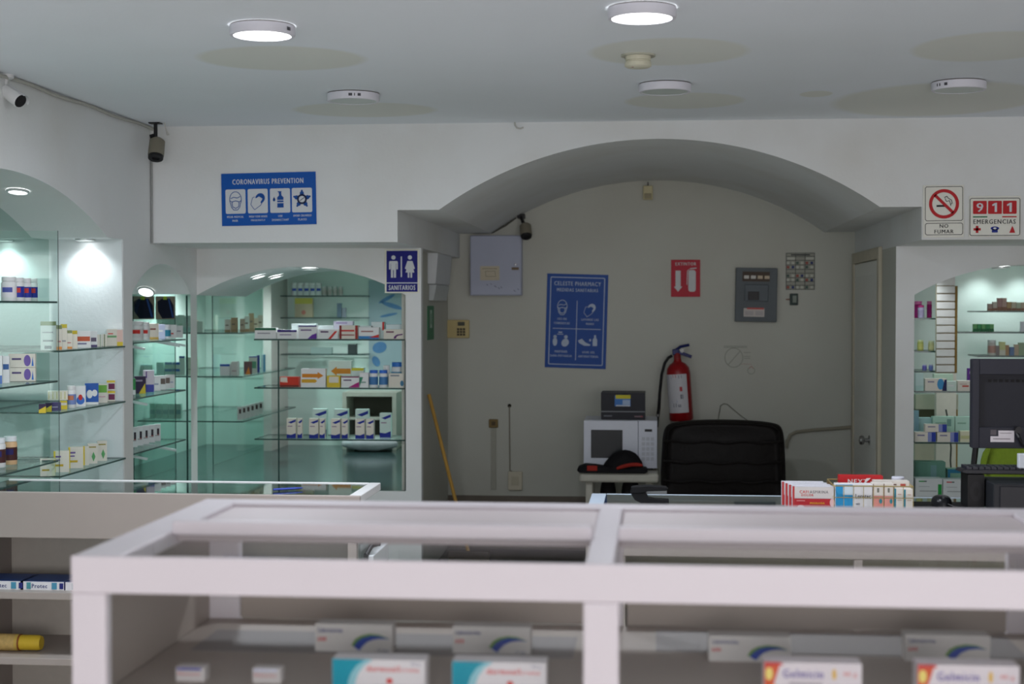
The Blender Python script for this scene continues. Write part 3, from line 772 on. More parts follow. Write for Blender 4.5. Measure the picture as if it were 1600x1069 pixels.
mb.ell(*U(641, 402.5), 3.3 * k, 3.3 * k, y); mb.pl([U(637, 408), U(645, 408), U(649, 420), U(646.6, 421), U(644.2, 413), U(648, 426), U(644.5, 426), U(644.5, 434), U(641.8, 434), U(641.8, 426), U(640.2, 426), U(640.2, 434), U(637.5, 434), U(637.5, 426), U(634, 426), U(637.8, 413), U(635.4, 421), U(633, 420)], y)
mb.build('woman_figure', WPR, o)

# no smoking sign
IVORY = (222, 222, 212)
o, U, k, y = signboard('no_smoking_sign', 'ivory no smoking sign with a red crossed circle', 'sign', 1442, 1505.5, 289.5, 371, YB, IVORY, math.radians(-.4))
BLK = M((34, 34, 36), .5); RED = M((184, 32, 38), .5)
mb = MB()
for x0, x1, ya, yb_ in ((1446, 1503, 292, 345), (1446, 1503, 349, 367)):
    mb.stroke([U(x0 + 2, ya), U(x1 - 2, ya), U(x1, ya + 2), U(x1, yb_ - 2), U(x1 - 2, yb_), U(x0 + 2, yb_), U(x0, yb_ - 2), U(x0, ya + 2)], .9 * k, y, 0, True)
mb.build('border', BLK, o)
mb = MB(); mb.text('NO', *U(1474.5, 353.3), 13.5 * k, 5.8 * k, y, 0, .04); mb.text('FUMAR', *U(1474.5, 362), 30 * k, 5.8 * k, y, 0, .04); mb.build('lettering', BLK, o)
mb = MB(); y2 = y - .0006
mb.rect(U(1463, 0)[0], U(1476, 0)[0], U(0, 323.5)[1], U(0, 320.5)[1], y, 0)
mb.stroke([U(1475, 309), U(1479, 307), U(1481, 310), U(1486, 313), U(1487, 318), U(1484, 320)], 1.1 * k, y, 0); mb.stroke([U(1476, 310), U(1478, 315), U(1483, 314), U(1485, 322)], 1 * k, y, 0)
mb.build('cigarette', BLK, o)
mb = MB(); mb.ring(*U(1474.5, 318.8), 20.5 * k, 5 * k, y2, 0, 40); mb.stroke([U(1460.5, 304.8), U(1488.5, 332.8)], 4.6 * k, y2, 0); mb.build('prohibition_ring', RED, o)

# 911 sign
o, U, k, y = signboard('emergency_sign', 'ivory emergency number sign with three red digit squares', 'sign', 1513.5, 1594, 306.5, 370, YB, IVORY)
mb = MB(); mb.stroke([U(1518, 310), U(1590, 310), U(1592, 312), U(1592, 366), U(1590, 368), U(1518, 368), U(1516, 366), U(1516, 312)], 1 * k, y, 0, True); mb.build('border', BLK, o)
mb = MB()
for a in (1520.5, 1543.5, 1566): mb.rrect(U(a, 0)[0], U(a + 21, 0)[0], U(0, 334.5)[1], U(0, 314)[1], 1.5 * k, y, 0)
mb.build('digit_square', RED, o)
mb = MB()
mb.text('9', *U(1531, 324.3), 10 * k, 14 * k, y - .0006, 0, .16)
for a in (1554, 1576.5): mb.pl([U(a - .5, 331.5), U(a + 3, 331.5), U(a + 3, 317.2), U(a, 317.2), U(a - 4.5, 320), U(a - 3.5, 322.4), U(a - .5, 320.8)], y - .0006)
mb.build('digit', WPR, o)
mb = MB(); mb.text('EMERGENCIAS', *U(1553.5, 346.5), 66 * k, 7 * k, y, 0, .03); mb.build('lettering', BLK, o)
mb = MB(); mb.rect(U(1520.5, 0)[0], U(1542.5, 0)[0], U(0, 340)[1], U(0, 338)[1], y, 0); mb.rect(U(1565, 0)[0], U(1587, 0)[0], U(0, 340)[1], U(0, 338)[1], y, 1)
mb.rect(U(1525, 0)[0], U(1529, 0)[0], U(0, 364)[1], U(0, 353)[1], y, 1); mb.rect(U(1521.5, 0)[0], U(1532.5, 0)[0], U(0, 360.3)[1], U(0, 356.5)[1], y, 1)
mb.ell(*U(1554, 357), 6.5 * k, 3 * k, y, 2); mb.rect(U(1549.5, 0)[0], U(1558.5, 0)[0], U(0, 363.5)[1], U(0, 358)[1], y, 2); mb.ell(*U(1554, 357), 2.4 * k, 1.6 * k, y - .0006, 3)
mb.pl([U(1576, 364), U(1585, 364), U(1583, 358), U(1580.5, 353), U(1578.5, 358)], y, 1)
mb.build('emblem', [M((40, 110, 70), .5), RED, M((34, 50, 140), .5), WPR], o)

# sanitary measures poster on the back wall
o, U, k, y = signboard('poster', 'tall blue sanitary measures poster on the back wall', 'poster', 853, 948.5, 428.5, 575.5, YW, (16, 70, 150), math.radians(1.6), .003)
PW = M((176, 190, 208), .5)
mb = MB(); mb.stroke([U(860, 434), U(942, 434), U(943, 435), U(943, 569), U(942, 570), U(860, 570), U(859, 569), U(859, 435)], 1.3 * k, y, 0, True)
mb.stroke([U(901, 470), U(901, 563)], 1 * k, y); mb.stroke([U(864, 514), U(939, 514)], 1 * k, y); mb.build('border', PW, o)
mb = MB(); mb.text('CELESTE PHARMACY', *U(901, 443.5), 75 * k, 6.4 * k, y, 0, .02); mb.text('MEDIDAS SANITARIAS', *U(901, 453.5), 66 * k, 5.2 * k, y, 0, .02)
for cx, cy, a, b in ((878, 501, 'USO DE', 'CUBREBOCAS'), (922, 501, 'LAVARSE LAS', 'MANOS'), (878, 552, 'MANTENER', 'SANA DISTANCIA'), (921, 552, 'USAR GEL', 'ANTIBACTERIAL')):
    mb.text(a, *U(cx, cy - 2), len(a) * 2.5 * k, 3.4 * k, y, 0, .02); mb.text(b, *U(cx, cy + 4.6), len(b) * 2.5 * k, 3.4 * k, y, 0, .02)
mb.build('lettering', PW, o)
PM2 = [PW, M((16, 70, 150), .5)]
mb = MB(); face_mask(mb, *U(878, 481), 12 * k, 1 * k, y, 0); mb.build('pictogram', PM2, o); mb = MB(); hands(mb, *U(921, 484), 12 * k, y, 0, 1); mb.build('pictogram', PM2, o); mb = MB()
mb.ell(*U(868, 527), 2.6 * k, 2.6 * k, y); mb.ell(*U(868, 535), 3.6 * k, 6.5 * k, y); mb.build('pictogram', PM2, o); mb = MB(); mb.ell(*U(885, 527), 2.8 * k, 2.8 * k, y); mb.ell(*U(884, 536), 5.5 * k, 6.5 * k, y, rot=-.6); mb.build('pictogram', PM2, o); mb = MB(); mb.stroke([U(871, 523), U(881, 523)], 1 * k, y); mb.rect(U(873, 0)[0], U(879, 0)[0], U(0, 521)[1], U(0, 519)[1], y)
mb.build('pictogram', PM2, o); mb = MB()
mb.pl([U(904, 532), U(910, 529), U(916, 535), U(924, 538), U(922, 540), U(914, 540), U(906, 536)], y); mb.build('pictogram', PM2, o); mb = MB()
mb.pl([U(927, 540), U(934, 540), U(934, 530), U(932, 527), U(932, 523), U(929, 523), U(929, 527), U(927, 530)], y); mb.build('pictogram', PM2, o); mb = MB(); mb.ell(*U(923, 531), 1.4 * k, 2 * k, y)
mb.build('pictogram', PM2, o)

# fire extinguisher sign
o, U, k, y = signboard('extinguisher_sign', 'red fire extinguisher sign with a white arrow', 'sign', 1048.5, 1094, 406, 464, YW, (176, 18, 44))
PW2 = M((196, 200, 200), .5)
mb = MB(); mb.text('EXTINTOR', *U(1071.5, 412.5), 33 * k, 5 * k, y, 0, .03); mb.build('lettering', PW2, o)
mb = MB(); mb.pl([U(1055.5, 423), U(1063.5, 423), U(1063.5, 448), U(1066, 448), U(1059.5, 456), U(1053, 448), U(1055.5, 448)], y); mb.build('arrow', PW2, o)
mb = MB(); mb.rrect(U(1075.5, 0)[0], U(1087, 0)[0], U(0, 456)[1], U(0, 422)[1], 4 * k, y); mb.stroke([U(1077, 421), U(1074, 424), U(1073.5, 445)], 1.2 * k, y); mb.stroke([U(1078, 420), U(1088, 419)], 1.6 * k, y); mb.build('extinguisher_symbol', PW2, o)

# safety chart + small gadget
o, U, k, y = signboard('wall_chart', 'small grid chart of black-ruled pictograms on the back wall', 'chart', 1228, 1273, 395, 453, YW, (150, 152, 140), thick=.003)
mb = MB(); GR = M((52, 56, 58), .5)
for i, z in enumerate((395.8, 401, 407, 414, 421, 427, 434, 440, 446, 452.3)): mb.stroke([U(1228.5, z), U(1272.5, z)], .8 * k, y)
for x in (1228.7, 1243, 1257.5, 1272.3): mb.stroke([U(x, 396), U(x, 452.5)], .8 * k, y)
mb.build('grid', GR, o)
mb = MB(); random.seed(3)
for r_, zz in enumerate((411, 417.5, 431, 437.5, 449)):
    for c_, xx in enumerate((1231.5, 1239, 1246, 1253, 1260.5, 1268)):
        mb.rect(U(xx - 2, 0)[0], U(xx + 2, 0)[0], U(0, zz + 2)[1], U(0, zz - 2)[1], y - .0004, [0, 1, 2, 0, 3, 0][(r_ * 2 + c_ * 5) % 6])
mb.rect(U(1230, 0)[0], U(1242, 0)[0], U(0, 406)[1], U(0, 402)[1], y, 0); mb.rect(U(1259, 0)[0], U(1271, 0)[0], U(0, 406)[1], U(0, 402)[1], y, 0)
mb.stroke([U(1236, 398.4), U(1265, 398.4)], 2 * k, y, 4)
mb.build('pictogram', [M((186, 188, 176), .5), M((44, 58, 110), .5), M((150, 80, 70), .5), M((70, 92, 84), .5), GR], o)
c = at_y(1240, 468, YW)
t = thing('door_buzzer', (c.x, YW - .001, c.z), 'tiny dark circuit box below the grid chart', 'buzzer')
MB().box(-6 * k, 6.5 * k, -.02, 0, -9 * k, 9 * k).build('body', M((50, 66, 62), .5), t, bevel=.003)
MB().rect(-2 * k, 4 * k, -5 * k, 6 * k, -.0206).build('plate', M((130, 140, 130), .5), t)
MB().tube([(-6 * k, -.01, 0), (-12 * k, -.006, 0)], .004, 6).build('wire', M((140, 90, 70), .5), t)

# ================================================================== FITTINGS ON THE BACK WALL
# breaker panel
c = at_y(1181, 461, YW); k = mpp(*c)
t = thing('breaker_panel', (c.x, YW - .001, c.z), 'grey electrical breaker panel with a warning label', 'breaker panel', rot=(0, math.radians(1), 0))
GY = M((84, 92, 96), .45, noise=.08)
MB().box(-32 * k, 32 * k, -.05, 0, -42 * k, 42 * k).build('enclosure', GY, t, bevel=.004)
MB().box(-18 * k, 18 * k, -.062, -.05, -10 * k, 16 * k).build('cover_plate', M((76, 86, 92), .4), t, bevel=.003)
MB().box(-13 * k, 4 * k, -.068, -.062, -8 * k, 5 * k).build('breaker', M((24, 24, 26), .4), t, bevel=.002)
MB().box(-22 * k, 20 * k, -.054, -.05, 21 * k, 36 * k).build('terminal_cover', M((70, 56, 44), .5), t)
for i in range(4):
    MB().box((-19.5 + 10.5 * i) * k, (-12 + 10.5 * i) * k, -.058, -.054, 25 * k, 30 * k).build('terminal_tag', M((196, 180, 156) if i > 1 else (198, 196, 190), .5), t)
mb = MB(); mb.rect(-19 * k, 13 * k, -34 * k, -21 * k, -.0508, 0); mb.rect(-14 * k, 12 * k, -22.5 * k, -20 * k, -.0512, 1); mb.rect(-17 * k, -4 * k, -32 * k, -25 * k, -.0512, 2); mb.rect(-1 * k, 11 * k, -32 * k, -25 * k, -.0512, 2)
mb.build('warning_label', [M((196, 190, 184), .5), M((190, 80, 76), .5), M((176, 170, 170), .5)], t)

# lavender metal cabinet
c = at_y(777, 415.5, YW); k = mpp(*c)
t = thing('meter_cabinet', (c.x, YW - .001, c.z), 'pale lavender metal cabinet with a taped paper note', 'cabinet')
LAV = M((168, 174, 192), .4, noise=.04, scale=8)
MB().box(-40 * k, 40 * k, -.10, 0, -46.5 * k, 46.5 * k).build('body', LAV, t, bevel=.004)
dr = MB().box(-39 * k, 39 * k, -.107, -.1005, -45.5 * k, 45.5 * k).build('door', LAV, t, bevel=.003)
MB().box(25 * k, 36 * k, -.113, -.107, -7 * k, -3 * k).build('handle', M((110, 92, 66), .4), dr)
MB().lathe([(2.2 * k, 0), (2.2 * k, .006)], 14, 0, (31 * k, -.107, 1 * k), Matrix.Rotation(math.pi / 2, 3, 'X')).build('lock', M((120, 120, 124), .3, .8), dr)
mb = MB(); mb.rect(-24 * k, 6 * k, -23 * k, -1 * k, -.1078, 0); mb.stroke([(-21 * k, -5 * k), (2 * k, -5 * k)], 1 * k, -.1084, 1); mb.stroke([(-16 * k, -9 * k), (-1 * k, -9 * k), (0, -17 * k), (-15 * k, -17 * k)], .8 * k, -.1084, 1, True)
mb.build('paper_note', [M((190, 182, 160), .6), M((140, 134, 120), .6)], dr)
mb = MB()
for a, b, s in ((-14, -29, 2), (-8, -28, 1.6), (-2, -31, 3), (4, -34, 2.4), (8, -33, 2), (28, -38, 2.6), (34, -36, 2)): mb.stroke([(a * k, b * k), (a * k + s * k, b * k - s * k)], 1 * k, -.1078)
mb.build('scuff', M((108, 112, 128), .6), dr)

# alarm keypad
c = at_y(716, 514, YW); k = mpp(*c)
t = thing('alarm_keypad', (c.x, YW - .001, c.z), 'beige alarm keypad with dark buttons on the back wall', 'keypad')
BG = M((188, 172, 122), .5)
MB().box(-18 * k, 18 * k, -.03, 0, -14 * k, 14 * k).build('body', BG, t, bevel=.004)
MB().box(-0 * k, 11 * k, -.031, -.03, 5 * k, 11 * k).build('display', M((70, 72, 60), .3), t)
for i in range(3):
    for j in range(3): MB().box((-1 + 4.6 * i) * k, (2.6 + 4.6 * i) * k, -.033, -.03, (-10.5 + 4.2 * j) * k, (-7.2 + 4.2 * j) * k).build('button', M((66, 62, 48), .5), t)

# motion sensor under the crown of the arch
c = at_y(1012.5, 300, YW); k = mpp(*c)
t = thing('motion_sensor', (c.x, YW - .001, c.z), 'small cream motion sensor high on the back wall', 'sensor')
MB().box(-7.5 * k, 7.5 * k, -.045, 0, -12.5 * k, 9 * k).build('housing', M((196, 188, 150), .5), t, bevel=.006)
MB().box(-5.5 * k, 5.5 * k, -.05, -.045, -11 * k, -3 * k).build('lens', M((140, 132, 100), .3), t, bevel=.002)
MB().tube([(0, -.02, 9 * k), (0, -.01, 15 * k)], .004, 6).build('bracket', M((90, 90, 86), .5), t)

# outlets and conduits
c = at_y(771.5, 661.5, YW); k = mpp(*c)
t = thing('outlet', (c.x, YW - .001, c.z), 'small brown wall outlet above a painted conduit', 'outlet')
MB().box(-7 * k, 7 * k, -.025, 0, -6.5 * k, 6.5 * k).build('box', M((124, 104, 62), .5), t, bevel=.003)
MB().box(-3 * k, 3 * k, -.028, -.025, -3 * k, 3 * k).build('socket', M((80, 66, 44), .5), t)
MB().box(-4 * k, 4 * k, -.01, 0, -104 * k, -6.5 * k).build('conduit', M((164, 164, 152), .6), t, bevel=.002)
c = at_y(805.5, 751, YW)
t = thing('outlet', (c.x, YW - .001, c.z), 'cream wall outlet box below a small hole and cable', 'outlet')
MB().box(-11 * k, 11 * k, -.03, 0, -14.5 * k, 14.5 * k).build('box', M((196, 190, 170), .5), t, bevel=.004)
MB().box(-6 * k, 6 * k, -.032, -.03, -7 * k, 7 * k).build('cover', M((182, 176, 154), .5), t, bevel=.002)
MB().tube([(-9.5 * k, -.004, 116 * k), (-9 * k, -.006, 60 * k), (-8.5 * k, -.006, 16 * k), (-5 * k, -.008, 14 * k)], .004, 6).build('cable', M((128, 122, 108), .6), t)
MB().ell(-9.5 * k, 117 * k, 3 * k, 3 * k, -.0006).build('hole', M((40, 36, 30), .8), t)
# pipe along the wall to the door, wire loop over the chair
p = [at_y(a, b, YW - .02) for a, b in ((1229, 700), (1230, 690), (1235, 680), (1244, 675), (1270, 672), (1300, 670), (1334, 667))]
tag(MB().tube(p, .011, 8).build('pipe', M((146, 142, 126), .6)), 'thin painted pipe running to the door beside the chair', 'pipe')
p = [at_y(a, b, YW - .006) for a, b in ((1122, 665), (1123, 650), (1126, 634), (1131, 631), (1137, 632), (1146, 640), (1158, 650), (1172, 660))]
tag(MB().tube(p, .003, 6).build('wire', M((110, 108, 96), .6)), 'thin loose wire looped on the wall above the chair', 'wire')
# faded no smoking stencil
c = at_y(1146, 560, YW); k = mpp(*c); U = lambda px, py: ((px - 1146) * k, (560 - py) * k)
mb = MB(); FD = M((150, 151, 140), .7, noise=.2, scale=60); FD2 = M((150, 152, 142), .7, noise=.1, scale=60); PK = M((178, 150, 140), .7)
for zz in (541, 543): mb.stroke([U(1131, zz), U(1167, zz)], 1 * k, -.0012, 0)
mb.ring(*U(1146.5, 559), 15 * k, 1.2 * k, -.0014, 0, 30, .92); mb.stroke([U(1138, 570), U(1156, 549)], 1.2 * k, -.0016, 0)
for zz in (551, 557, 560): mb.stroke([U(1162, zz), U(1172, zz)], 1 * k, -.0012, 0)
mb.stroke([U(1158, 569), U(1174, 569)], .8 * k, -.0012, 2); mb.ring(*U(1173.5, 579), 5.5 * k, 1 * k, -.0014, 0, 16); mb.stroke([U(1170, 576), U(1174, 572), U(1177, 576)], 1.4 * k, -.0016, 2)
o = mb.build('stencil', [FD, FD2, PK], None, (c.x, YW, c.z)); tag(o, 'faded worn-off sign with a crossed circle on the back wall', 'faded sign')

# emergency lamp housing and green sign on the left side of the recess
y0 = col_y(668, XS, 1.9); y1 = col_y(691, XS, 1.9)
z1 = at_x(672, 368, XS).z; z0 = at_x(672, 444, XS).z; z2 = at_x(680, 470, XS).z
t = thing('emergency_lamp', (XS, y0, z0), 'white wall-mounted emergency lamp housing beside the metal cabinet', 'emergency lamp')
MB().prism([(0.0, 0), (0, z1 - z0), (.075, z1 - z0), (.05, 0)], 'xz', 0, y1 - y0).build('housing', M((206, 210, 212), .4), t, bevel=.004)
MB().prism([(0, z2 - z0), (0, -.002), (.05, -.002), (.03, z2 - z0)], 'xz', .05, y1 - y0 - .01).build('lower_cover', M((186, 192, 192), .4), t, bevel=.004)
MB().box(.0, .012, y1 - y0, y1 - y0 + .012, -.06, .16).build('indicator', M((190, 120, 110), .4), t)
y0 = col_y(667.5, XS, 1.5); y1 = col_y(677, XS, 1.5); z1 = at_x(672, 478, XS).z; z0 = at_x(672, 531, XS).z
o = MB().box(0, .004, y0 - (y0 + y1) / 2, y1 - (y0 + y1) / 2, z0 - (z0 + z1) / 2, z1 - (z0 + z1) / 2).build('exit_sign', M((52, 122, 84), .5), None, (XS + .0005, (y0 + y1) / 2, (z0 + z1) / 2)); tag(o, 'narrow green safety sign on the side of the recess', 'sign')
hh = (z1 - z0) / 2; w = (y1 - y0) / 2
MB().add([(.0046, -.35 * w, -.3 * hh), (.0046, .35 * w, -.3 * hh), (.0046, .35 * w, .75 * hh), (.0046, -.35 * w, .75 * hh)], [(0, 1, 2, 3)]).build('symbol', M((170, 196, 180), .5), o)
MB().add([(.0052, -.12 * w, -.1 * hh), (.0052, .12 * w, -.1 * hh), (.0052, .12 * w, .55 * hh), (.0052, -.12 * w, .55 * hh)], [(0, 1, 2, 3)]).build('figure', M((52, 122, 84), .5), o)

# ================================================================== SECURITY CAMERAS
BLKM = M((30, 30, 32), .4); TAUPE = M((122, 118, 104), .5)
def aim(v):                                   # matrix taking +Z to direction v
    return Vector((0, 0, 1)).rotation_difference(Vector(v).normalized()).to_matrix()
# white bullet camera
b0 = at_z(8, 117, ZC); k = mpp(*b0) * 1.22
t = thing('security_camera', (b0.x, b0.y, ZC), 'white bullet security camera at the upper left corner', 'security camera')
WC = M((214, 216, 216), .4)
MB().lathe([(11 * k, 0), (11 * k, -4 * k), (7 * k, -6 * k)], 20).build('base', WC, t, smooth=True)
MB().tube([(0, 0, -5 * k), (0, 0, -18 * k), (3 * k, -2 * k, -22 * k)], 4 * k, 12).build('arm', WC, t, smooth=True)
m = aim((.78, -.3, -.5)); hc = (4 * k, -3 * k, -22 * k)
MB().lathe([(6 * k, -6 * k), (9 * k, -3 * k), (9.4 * k, 24 * k), (8.6 * k, 26 * k)], 24, 0, hc, m).build('body', WC, t, smooth=True)
MB().lathe([(8.6 * k, 26 * k), (8.2 * k, 27 * k), (5 * k, 26.4 * k), (.001, 26 * k)], 24, 0, hc, m).build('lens', BLKM, t, smooth=True)
a = [m @ Vector((10 * k * math.cos(q), 10 * k * math.sin(q), zz)) + Vector(hc) for zz in (-2 * k, 31 * k) for q in [math.radians(60 + 15 * i) for i in range(9)]]
MB().add(a, [(i, i + 1, 10 + i, 9 + i) for i in range(8)]).build('sunshield', WC, t, smooth=True)
# box camera in the corner
b0 = at_z(249, 194, ZC); b0.y -= .0; k = mpp(*b0)
t = thing('security_camera', (b0.x, b0.y - .06, ZC), 'taupe security camera on a black bracket in the ceiling corner', 'security camera')
k = mpp(*t.location)
MB().box(-9 * k, 9 * k, -8 * k, 8 * k, -2 * k, 0).build('mount', BLKM, t, bevel=.001)
MB().tube([(0, 0, 0), (0, 0, -26 * k)], 3 * k, 10).tube([(-2 * k, -2 * k, -20 * k), (-8 * k, -4 * k, -22 * k)], 3 * k, 8).build('bracket', BLKM, t, smooth=True)
m = aim((.06, -.45, -.9)); hc = (3 * k, 0, -26 * k)
MB().lathe([(8 * k, 0), (12 * k, 4 * k), (12.5 * k, 28 * k), (12 * k, 31 * k)], 24, 0, hc, m).build('body', TAUPE, t, smooth=True)
MB().lathe([(12 * k, 31 * k), (11.5 * k, 35 * k), (6 * k, 35 * k), (5.5 * k, 33 * k), (.001, 33 * k)], 24, 0, hc, m).build('lens', BLKM, t, smooth=True)
p = [(14 * k, 2 * k, 0), (15 * k, 2 * k, -6 * k), (18 * k, 1 * k, -14 * k), (20 * k, 0, -19 * k)]
MB().tube(p, [1.2 * k, 1.2 * k, 1.5 * k, 2.4 * k], 6).build('connector', M((190, 190, 184), .5), t, smooth=True)
# camera under the big arch
b0 = at_y(814, 338, YW - .10)
t = thing('security_camera', b0, 'taupe security camera under the arch above the lavender cabinet', 'security camera')
k = mpp(*b0)
MB().box(-6 * k, 5 * k, -2 * k, .1, -3 * k, 4 * k).build('mount', BLKM, t, bevel=.001)
MB().tube([(0, 0, 0), (5 * k, -4 * k, -14 * k)], 2.6 * k, 8).build('bracket', BLKM, t, smooth=True)
m = aim((.12, -.5, -.85)); hc = (7 * k, -4 * k, -13 * k)
MB().lathe([(6 * k, 0), (9 * k, 3 * k), (9.5 * k, 18 * k), (9 * k, 21 * k)], 20, 0, hc, m).build('body', TAUPE, t, smooth=True)
MB().lathe([(9 * k, 21 * k), (8 * k, 24 * k), (5 * k, 24 * k), (4.5 * k, 22.5 * k), (.001, 22.5 * k)], 20, 0, hc, m).build('lens', BLKM, t, smooth=True)
# dangling wire end on the bulkhead
p = [at_y(a, b, YB - .012) for a, b in ((804, 188), (805, 196), (808, 200), (813, 201), (818, 199))]
tag(MB().tube(p, .005, 6).build('wire', M((186, 186, 180), .5)), 'short white wire end dangling from the ceiling over the bulkhead', 'wire')
p = [at_y(a, b, YW - .03) for a, b in ((725, 362), (745, 364), (770, 363), (790, 352), (806, 340))]
tag(MB().tube(p, .008, 6).build('cable', M((84, 84, 78), .6)), 'dark cable under the arch leading to the security camera', 'cable')

# ================================================================== FIRE EXTINGUISHER
c = at_y(1065, 657, YW - .13); k = mpp(*c); r = 18.5 * k
t = thing('fire_extinguisher', (c.x, YW - .13, c.z), 'red fire extinguisher with a white label hanging behind the chair', 'fire extinguisher', rot=(0, math.radians(-4), 0))
REDX = M((140, 14, 20), .35, noise=.05, coat=.3)
HT = 90 * k
MB().lathe([(r * .9, 0), (r, .01), (r, HT - 16 * k), (r * .93, HT - 8 * k), (r * .7, HT - 2 * k), (r * .35, HT + 2 * k), (r * .3, HT + 6 * k)], 32).build('cylinder', REDX, t, smooth=True)
MB().lathe([(r * 1.01, 13 * k), (r * 1.01, 73 * k)], 16, 0, (0, 0, 0), None, False, math.radians(-170), math.radians(-50)).build('label', M((196, 196, 200), .5, noise=.04), t, smooth=True)
mb = MB()
def onlab(a, z, w, h, mi):
    q = math.radians(a); dq = w / r
    mb.add([((r * 1.014) * math.cos(x), (r * 1.014) * math.sin(x), zz) for x in (q - dq / 2, q + dq / 2) for zz in (z - h / 2, z + h / 2)], [(0, 1, 3, 2)], mi)
for a, z, w, h, mi in ((-140, 68, 7, 6, 2), (-112, 70, 5, 4, 0), (-85, 69, 5, 5, 1), (-84, 50, 4, 7, 0), (-82, 38, 4, 7, 1), (-120, 31, 9, 3, 2), (-118, 25, 5, 6, 1), (-95, 24, 4, 4, 1), (-120, 58, 18, 1, 1), (-120, 45, 16, 1, 1), (-120, 42, 14, 1, 1), (-130, 54, 10, 1, 1)): onlab(a, z * k, w * k, h * k, mi)
mb.build('print', [M((176, 40, 44), .5), M((90, 92, 104), .5), M((100, 120, 170), .5)], t)
MB().lathe([(r * .3, HT + 4 * k), (r * .3, HT + 14 * k), (r * .22, HT + 16 * k)], 16).build('neck', M((130, 40, 40), .4), t, smooth=True)
NB = M((26, 34, 92), .4)
MB().box(-7 * k, 3 * k, -.018, .018, HT + 13 * k, HT + 22 * k).build('valve', NB, t, bevel=.004)
MB().tube([(-2 * k, 0, HT + 20 * k), (6 * k, 0, HT + 25 * k), (20 * k, 0, HT + 27 * k)], 2.2 * k, 8).build('lever', NB, t, smooth=True)
MB().box(0, 1, -.012, .012, -2.6 * k, 2.6 * k).build('handle', NB, t, (2 * k, 0, HT + 17 * k), (0, math.radians(24), 0), bevel=.003).scale = (22 * k, 1, 1)
MB().lathe([(3.2 * k, 0), (3.2 * k, 2 * k)], 14, 0, (8 * k, -.012, HT + 19 * k), Matrix.Rotation(math.pi / 2, 3, 'X')).build('gauge', M((90, 92, 90), .3, .5), t)
hp = [(-8 * k, 0, HT + 12 * k), (-14 * k, -.005, HT + 9 * k), (-20 * k, -.01, HT + 1 * k), (-26 * k, -.01, HT - 16 * k), (-31 * k, -.008, HT - 45 * k), (-34 * k, -.005, HT - 68 * k), (-37 * k, 0, HT - 82 * k)]
MB().tube(hp, 2.4 * k, 10).build('hose', M((18, 18, 20), .5), t, smooth=True)
MB().tube([hp[-1], (-38.5 * k, 0, HT - 90 * k), (-40 * k, 0, HT - 98 * k)], [2.2 * k, 2.8 * k, 3 * k], 10).build('nozzle', M((16, 16, 18), .5), t, smooth=True)
MB().tube([(-36.2 * k, 0, HT - 78 * k), (-36.8 * k, 0, HT - 81.5 * k)], 2.9 * k, 10).build('ferrule', M((150, 150, 150), .3, .8), t, smooth=True)
MB().box(-4 * k, 4 * k, r, .128, HT - 6 * k, HT + 8 * k).build('wall_bracket', M((60, 60, 60), .5), t)

# ================================================================== STOOL TABLE, MICROWAVE, BOX, CAP
YT = 9.55
zt_ = at_y(967, 733, YT).z
x0 = at_y(905, 740, YT - .22).x; x1 = at_y(1030, 740, YT - .22).x
t = thing('side_table', ((x0 + x1) / 2, YT, 0), 'pale plastic side table under the microwave', 'table')
hw = (x1 - x0) / 2; PT = M((190, 188, 176), .5)
MB().box(-hw, hw, -.24, .32, zt_ - .06, zt_).build('table_top', PT, t, bevel=.02, seg=3)
for sx in (-1, 1):
    for sy in (-1, 1): MB().box(sx * (hw - .06) - .022, sx * (hw - .06) + .022, .01 + sy * .17 - .02, .01 + sy * .17 + .02, 0, zt_ - .06).build('leg', PT, t, bevel=.006)
MB().box(-hw + .1, hw - .1, -.12, .2, .24, .27).build('shelf', PT, t, bevel=.006)
# things stored under the table top: dark bags
for a, b, l in ((937, 963, 'dark bag hanging under the side table, left one'), (970, 1000, 'dark bag hanging under the side table beside the chair')):
    xa = at_y(a, 760, YT - .05).x; xb = at_y(b, 760, YT - .05).x; cx = (xa + xb) / 2; w = (xb - xa) / 2
    mb = MB().lathe([(w * .35, .0), (w * 1.0, .02), (w * 1.1, .14), (w * .9, .24), (w * .7, zt_ - .062 - .272)], 14, 0, (0, 0, 0))
    o = mb.build('bag', M((26, 24, 26), .7, noise=.3, bump=.4, scale=25), None, (cx, YT - .02, .272), smooth=True); tag(o, l, 'bag')
zb = zt_ + .001
YT2 = YT + .1
x0 = at_y(912, 690, YT2 - .18).x; x1 = at_y(1027, 690, YT2 - .18).x; hm = at_y(970, 657, YT2 - .18).z - zb
t = thing('microwave', ((x0 + x1) / 2, YT2, zb), 'white microwave oven on the side table', 'microwave')
w = (x1 - x0) / 2; k = 2 * w / 115
WM = M((206, 210, 220), .35, noise=.03)
MB().box(-w, w, -.17, .2, .012, hm).build('body', WM, t, bevel=.006)
dr = MB().box(-w, w * .48, -.19, -.17, .014, hm - .002).build('door', WM, t, bevel=.004)
MB().box(-w * .8, w * .06, -.1915, -.19, .014 + hm * .2, hm * .81).build('window', M((44, 48, 50), .15, noise=.1), dr, bevel=.001)
cp = MB().box(w * .49, w, -.19, -.17, .014, hm - .002).build('control_panel', WM, t, bevel=.004)
MB().box(w * .66, w * .86, -.1915, -.19, hm * .78, hm * .83).build('display', M((24, 26, 28), .3), cp)
for i in range(3):
    for j in range(5): MB().box(w * (.58 + .12 * i), w * (.67 + .12 * i), -.1912, -.19, hm * (.2 + .1 * j), hm * (.27 + .1 * j)).build('button', M((186, 190, 198), .4), cp)
for sx in (-1, 1): MB().box(sx * w * .8 - .02, sx * w * .8 + .02, -.12, .12, 0, .013).build('foot', BLKM, t)
